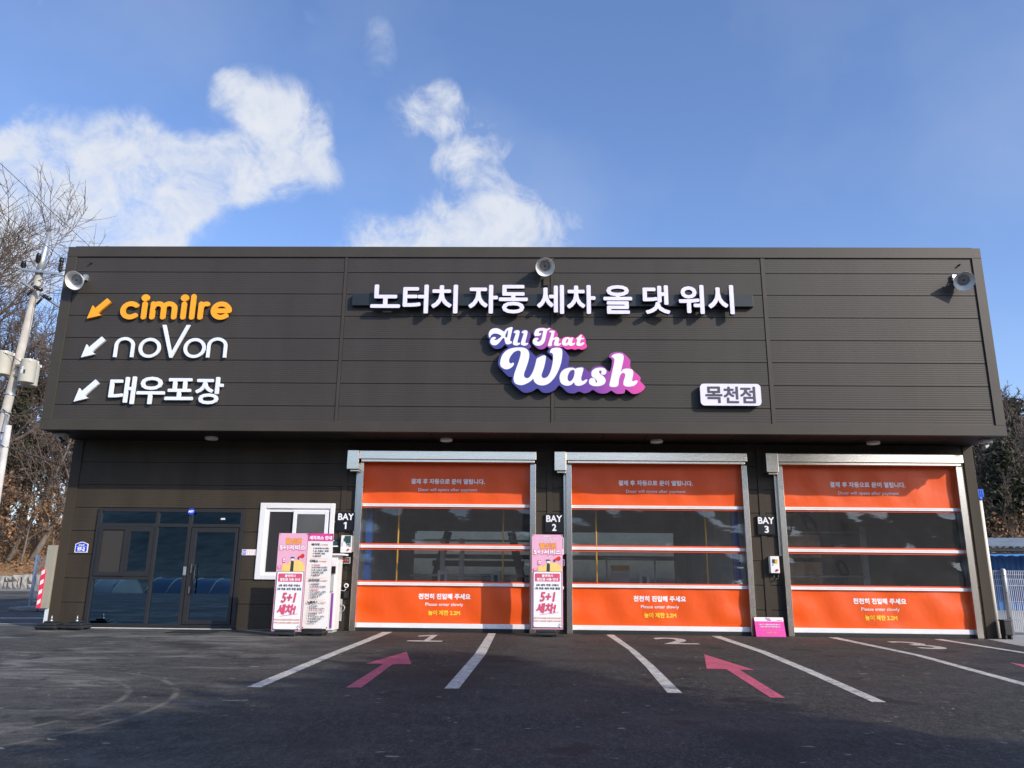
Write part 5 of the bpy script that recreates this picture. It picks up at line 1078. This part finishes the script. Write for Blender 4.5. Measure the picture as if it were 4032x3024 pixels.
for i, (x, y, h, rz, base) in enumerate(((-44.5, 46, 1., 1.2, t3), (-41.5, 44.5, .9, 2.6, t3), (-47, 50, 1.15, 4.0, t3), (-42.5, 49, 1.05, 5.1, t3), (-45.5, 41.5, 1.0, .6, t3), (-50, 54, 1.3, 3.3, t3), (-47.5, 56, 1.2, 2.0, t1), (-39.5, 46, .95, 1.1, t2), (-40.2, 41.8, .8, 3.9, t3), (-36.5, 43.5, 1.0, 2.9, t3))):
    dup(base, (x, y, bank_z(x, y)), rz, h, BL)
to = tree(31, 'leafy_oak', 6.5, .11, 'small oak keeping its dry brown leaves on the bank at the left', 'oak tree', 'dry leaved oaks on the bank', (-38.9, 37.6, 1.2), leafy=.34, lsize=.15, n1=9, n2=6, n3=4, start=.15, fine=.014)
for x, y, s, rz in ((-37.2, 38.3, .9, 2), (-40.3, 39.6, 1.15, 4), (-41.8, 42.5, 1.1, 1), (-39.0, 42.8, 1.2, 5), (-43.2, 40.5, .9, 3), (-36.2, 40.5, .8, 0), (-44.5, 44.5, 1.3, 2.5), (-41, 46.5, 1.3, 5.5), (-46, 48, 1.4, .3)):
    dup(to, (x, y, bank_z(x, y)), rz, s)
GP = 'pines on the bank at the left'
p0 = pine(5, 13, .2, 'dark green pine standing among the bare trees on the left bank', GP, (-41.5, 41, 2.6))
for x, y, s, rz in ((-45, 47.5, 1.15, 2), (-38.3, 44.5, .9, 4)): dup(p0, (x, y, bank_z(x, y)), rz, s)

GR = 'pines on the wooded hill at the right'
q0 = pine(9, 8.6, .15, 'dark pine on the wooded hill at the right, behind the blue shed', GR, (33.5, 36, 1.6))
for x, y, s, rz in ((35.2, 38.4, .62, 1.6), (37.6, 40.6, .7, 3.6), (33.2, 37.0, .6, 5.2), (39.6, 46.8, .75, .9), (36.2, 40, 1.05, 1), (39.5, 43, 1.0, 2), (38.2, 46, .95, 3), (42, 46.5, 1.1, 4), (44.5, 52, 1.1, .5), (40.5, 51.5, 1., 1.7), (50, 60, 1.2, 3.1)):
    dup(q0, (x, y, hill_r(x, y)), rz, s)
GB = 'bare trees on the wooded hill at the right'
u0 = tree(41, 'bare_tree', 10.2, .16, 'dark bare tree on the wooded hill at the right, behind the blue shed', 'tree', GB, (34.2, 34.5, 1.2), n1=9, n2=6, n3=4, start=.3, fine=.022)
for x, y, s, rz in ((35.3, 36.8, 1.05, 2), (37.2, 38.5, .95, 4), (36.6, 41.5, 1.1, 1), (39.4, 40.5, 1.0, 5), (41.5, 44, 1.1, 3), (32.8, 38.5, .9, .7), (38.5, 48.5, 1.1, 2.2), (43.5, 49, 1.1, 4.7), (33.4, 35.4, .8, 3.3), (35.6, 38.6, .85, .3), (37.8, 42.6, .9, 5.5), (40.2, 45.2, .9, 2.7), (34.6, 37.2, .7, 1.5), (42.6, 51, 1.2, .2), (45.2, 54, 1.2, 1.3), (38.8, 44, .8, 3.9)):
    dup(u0, (x, y, hill_r(x, y)), rz, s)
w0 = tree(51, 'leafy_oak', 5, .09, 'low oak with dry pale leaves at the foot of the right hill', 'oak tree', 'dry leaved oaks at the right', (30.2, 31, .1), leafy=.4, lsize=.12, n1=8, n2=6, n3=4, start=.12, fine=.012)
for x, y, s, rz in ((32.3, 33.2, 1.1, 2), (34.0, 33.0, .9, 4), (35.8, 35.2, 1.0, 1), (33.6, 36.0, 1.0, 3), (36.6, 39.2, 1.1, .4), (38.4, 41.5, 1.1, 2.8), (35.2, 40.5, .9, 5.1), (40.8, 46, 1.2, 1.9)): dup(w0, (x, y, hill_r(x, y)), rz, s)
m = MB(); r = random.Random(77); cs = []
for _ in range(900):
    x, y = r.uniform(-52, -34), r.uniform(36.5, 56)
    if -.80 < (x + .1) / (y + 18.6) < -.58: cs.append(Vector((x, y, bank_z(x, y) + .12)))
leaves(m, cs, 9, .22, .11, 78)
stuff(m.build('fallen_leaves', 'dryleaf'), 'dry brown leaves lying over the bank at the left', 'leaf litter')

# utility pole with transformers
t = thing('utility_pole', 'tall concrete utility pole with cross arms and transformers at the left edge', 'utility pole', (-20.85, 10, 0))
PX = lambda z: -20.85 + .075 * z
m = MB(); m.tube([(PX(0), 10, 0), (PX(6), 10, 6), (PX(13.1), 10, 13.1)], [.20, .175, .135], 18); m.build('shaft', 'polecon', t)
m = MB(); m.tube([(PX(12.9), 9.93, 12.9), (PX(13.6), 9.95, 13.6), (PX(14.75), 9.95, 14.75)], [.15, .125, .075], 14); m.build('steel_extension', 'galv', t)
m = MB(); m.obox((-19.72, 9.82, 12.97), (.88, 0, -.115), (0, .035, 0), (.006, 0, .045)); m.build('cross_arm', 'galv', t)
m = MB(); m.obox((PX(12.2) - .12, 10.5, 12.25), (-.06, 1.4, -.03), (.04, 0, 0), (0, 0, .045)); m.build('cross_arm', 'galv', t)
m = MB(); m.tube([(PX(12.6), 9.9, 12.6), (-18.75, 9.8, 12.85)], .022, 8); m.tube([(PX(12.1), 9.9, 12.1), (-19.5, 9.85, 12.55)], .02, 8); m.build('arm_brace', 'galv', t)
def insul(x, y, z, h=.5):
    m = MB(); pr = [(0, .03)]
    for k in range(5): pr += [(.05 + k * h * .11, .05), (.07 + k * h * .11, .11), (.10 + k * h * .11, .05)]
    pr += [(h * .66, .06), (h * .70, .10), (h * .98, .08), (h, .02)]
    m.lathe((x, y, z), (0, 0, 1), pr, 14); m.build('insulator', 'ceramic', t)
insul(-18.97, 9.82, 12.95, .62); insul(-19.92, 9.80, 13.32, .42); insul(-20.50, 9.82, 13.1, .3)
for x, y, z in ((-19.78, 9.7, 12.25), (-19.50, 9.9, 11.95)):
    m = MB(); m.tube([(x - .25, y, z - .35), (x, y, z)], .045, 8); m.tube([(x - .02, y, z + .02), (x + .28, y, z - .12)], .075, 8); m.build('fuse_cutout', 'ceramic', t)
def transformer(x, y, z0, z1, txt):
    m = MB(); m.lathe((x, y, z0), (0, 0, 1), [(0, .001), (0, .27), (.03, .285), (z1 - z0 - .04, .285), (z1 - z0 - .02, .30), (z1 - z0, .29), (z1 - z0 + .05, .12), (z1 - z0 + .06, .001)], 28); tk = m.build('transformer', 'tank', t)
    m = MB(); m.lathe((x - .02, y, z1), (0, 0, 1), [(0, .07), (.1, .07), (.12, .13), (.16, .13), (.18, .07), (.24, .12), (.28, .06), (.42, .07), (.44, .02)], 14); m.build('bushing', 'ceramic', tk)
    m = MB()
    for a in (-2.3, -.9, .6): m.box(x + .29 * math.cos(a) - .03, x + .29 * math.cos(a) + .03, y + .29 * math.sin(a) - .03, y + .29 * math.sin(a) + .03, z1 - .09, z1 + .01)
    m.build('lid_clamp', 'whitemetal', tk)
    m = MB(); cyl = lambda u, v, d: (x + .289 * math.sin(u), y - .289 * math.cos(u), v)
    if txt:
        a0 = -.45; put(m, '30', a0 - .32, a0 + .32, z0 + .16, z0 + .34, 0, .012, plane=cyl); put(m, 'GARAM', a0 - .42, a0 + .42, z0 + .55, z0 + .64, 0, .008, plane=cyl); put(m, 'SPW23-150', a0 - .5, a0 + .5, z0 + .07, z0 + .115, 0, .003, plane=cyl)
        vs, fs = area2d([arcpts(a0, z0 + .445, .18, .055, 0, 350, 20), arcpts(a0, z0 + .445, .13, .038, 0, 350, 20)]); m.flat(vs, fs, lambda u, v, k: cyl(u, v, 0))
        m.build('lettering', 'signgrey', tk)
    else:
        m.m = 0; a0 = .05; m.add([cyl(a0 - .35, z0 + .33, 0), cyl(a0, z0 + .33, 0), cyl(a0, z0 + .47, 0), cyl(a0 - .35, z0 + .47, 0)], [(0, 1, 2, 3)]); m.add([cyl(a0 - .2, z0 + .47, 0), cyl(a0, z0 + .47, 0), cyl(a0, z0 + .60, 0), cyl(a0 - .2, z0 + .60, 0)], [(0, 1, 2, 3)])
        m.m = 1; m.add([cyl(a0 + .03, z0 + .31, 0), cyl(a0 + .3, z0 + .31, 0), cyl(a0 + .3, z0 + .47, 0), cyl(a0 + .03, z0 + .47, 0)], [(0, 1, 2, 3)])
        m.build('sticker', ['white', 'lcd'], tk)
transformer(-20.42, 9.55, 8.60, 9.50, True); transformer(-19.55, 9.75, 8.33, 9.24, False); transformer(-19.95, 10.55, 8.4, 9.3, False)
m = MB()
for z in (8.65, 9.05): m.obox((-19.85, 9.85, z), (.42, -.06, 0), (0, .05, 0), (0, 0, .05))
m.build('hanger', 'galv', t)
m = MB()
for z in (7.9, 7.2, 6.3, 5.5, 12.35, 13.05): m.lathe((PX(z), 10, z), (.075, 0, 1), [(0, .20), (.05, .20), (.05, .001)] if z < 10 else [(0, .165), (.05, .165), (.05, .001)], 16)
m.build('band', 'galv', t)
m = MB(); m.tube([(PX(7) + .19, 9.85, 7.1), (PX(4) + .21, 9.83, 4), (PX(0) + .23, 9.82, .0)], .05, 8); m.build('conduit', 'galv', t)
m = MB()
m.tube([(-20.44, 9.55, 9.95), (-20.40, 9.6, 11), (-20.2, 9.8, 12.3)], .012, 5); m.tube([(-19.57, 9.75, 9.68), (-19.7, 9.8, 10.6), (-19.75, 9.8, 11.8)], .012, 5); m.tube([(-19.78, 9.7, 12.2), (-19.3, 9.8, 12.6), (-18.97, 9.82, 12.95)], .01, 5)
m.tube([(-20.6, 9.4, 9.2), (-20.3, 9.3, 9.42), (-20.0, 9.4, 9.30), (-19.7, 9.5, 9.1)], .012, 5); m.tube([(-20.3, 9.8, 7.3), (-19.8, 9.7, 7.0), (-19.2, 10, 7.3)], .018, 5); m.tube([(-20.35, 9.8, 6.4), (-19.7, 9.7, 6.35), (-18.9, 10.1, 6.9)], .018, 5)
m.build('jumper_cable', 'wire', t)
t = thing('stub_pole', 'short pale concrete pole in front of the utility pole at the left edge', 'utility pole', (-19.80, 9.2, 0))
m = MB(); m.tube([(-19.42, 9.2, 0), (-19.50, 9.2, 3.2), (-19.545, 9.2, 6.55)], [.13, .125, .108], 16); m.build('shaft', 'polewhite', t)
m = MB(); m.lathe((-19.53, 9.2, 5.72), (0, 0, 1), [(0, .13), (.04, .13)], 16); m.build('band', 'galv', t)
def wire(name, pts, r_, l, sag=.25):
    a, b = Vector(pts[0]), Vector(pts[1]); m = MB(); m.tube([a.lerp(b, k / 16) - Vector((0, 0, sag * 4 * (k / 16) * (1 - k / 16))) for k in range(17)], r_, 5); tag(m.build(name, 'wire', loc=a), l, 'cable', 'overhead wires at the left')
wl = 'black overhead wire crossing the sky at the upper left'
wire('overhead_wire', ((-18.97, 9.82, 13.58), (-16.3, -12, 13.3)), .010, 'black overhead wire ending at the right insulator of the cross arm'); wire('overhead_wire', ((-19.92, 9.80, 13.75), (-17.3, -12, 13.2)), .010, 'black overhead wire ending at the insulator beside the top of the pole')
wire('overhead_wire', ((-20.2, 30, 14.5), (-15.7, -12, 14.35)), .010, 'topmost black overhead wire passing above the pole tip'); wire('overhead_wire', ((-20.50, 9.82, 13.4), (-18.2, -12, 12.3)), .010, 'lowest black overhead wire left of the cross arm')
wire('overhead_wire', ((-19.53, 9.08, 5.75), (-15.5, -12, 7.4)), .018, 'thick cable tied to the short pale pole'); 
wire('overhead_wire', ((-19.53, 9.32, 5.75), (-18.0, 40, 4.2)), .018, 'black cable running back from the short pale pole')

# ------------------------------------------------------------------ across the lot, behind the viewpoint: what the glass mirrors and the added crown that throws the big shadow
t = thing('shade_caster', 'unseen leafy mass added behind the viewpoint to cast the shade on the lot', 'tree', (15.2, -24.6, 0))
r = random.Random(12); m = MB(); cs = []
while len(cs) < 900:                                     # leaf clumps set along the sun rays: added crown shaped by its shadow
    y = r.uniform(-17.5, -5.0); w0_, w1_ = -1.35 - (-5.2 - y) * .32, -1.35 + (-5.2 - y) * .72; x = r.uniform(w0_ - .2, w1_ + .2)
    edge = min(x - w0_, w1_ - x, -5.0 - y)
    if r.random() < min(1, .12 + edge * .75): q = Vector((x, y, 0)) + sd * r.uniform(17, 26); cs.append(q)
leaves(m, cs, 9, .36, .24, 13); m.build('crown', 'needles', t)
m = MB(); m.tube([(15.2, -24.6, 0), (15.1, -24.4, 5), (14.6, -23.6, 10)], [.32, .26, .08], 10)
for q in cs[::18]: m.tube([(15.1, -24.4, 5.2 + .02 * (q.x - 15)), tuple(Vector((15, -24.3, 7)).lerp(q, .55)), tuple(q)], [.10, .05, .02], 5, False)
m.build('trunk', 'bark', t)
for x, l in ((-46, 'film covered tunnel greenhouse across the lot, left one'), (-27, 'film covered tunnel greenhouse across the lot, middle one'), (14, 'film covered tunnel greenhouse across the lot, right one')):
    t = thing('greenhouse', l, 'greenhouse', (x, -56, -2.6), 'tunnel greenhouses across the lot')
    m = MB(); n = 18; o = 0
    for i in range(n + 1): a = math.pi * i / n; m.v += [(x - 8, -56 + 3.6 * math.cos(a), -2.6 + 3.3 * math.sin(a)), (x + 8, -56 + 3.6 * math.cos(a), -2.6 + 3.3 * math.sin(a))]
    for i in range(n): m.f.append((2 * i, 2 * i + 1, 2 * i + 3, 2 * i + 2)); m.mi.append(0); m.sm.append(True)
    m.f.append(tuple(range(0, 2 * n + 2, 2))); m.mi.append(0); m.sm.append(False); m.f.append(tuple(range(2 * n + 1, 0, -2))); m.mi.append(0); m.sm.append(False)
    m.build('film', 'greenhouse', t)
    m = MB()
    for q in range(9): m.tube([(x - 8 + 2 * q, -56 + 3.63 * math.cos(math.pi * i / 14), -2.6 + 3.33 * math.sin(math.pi * i / 14)) for i in range(15)], .03, 5)
    m.build('hoop', 'shedroof', t)
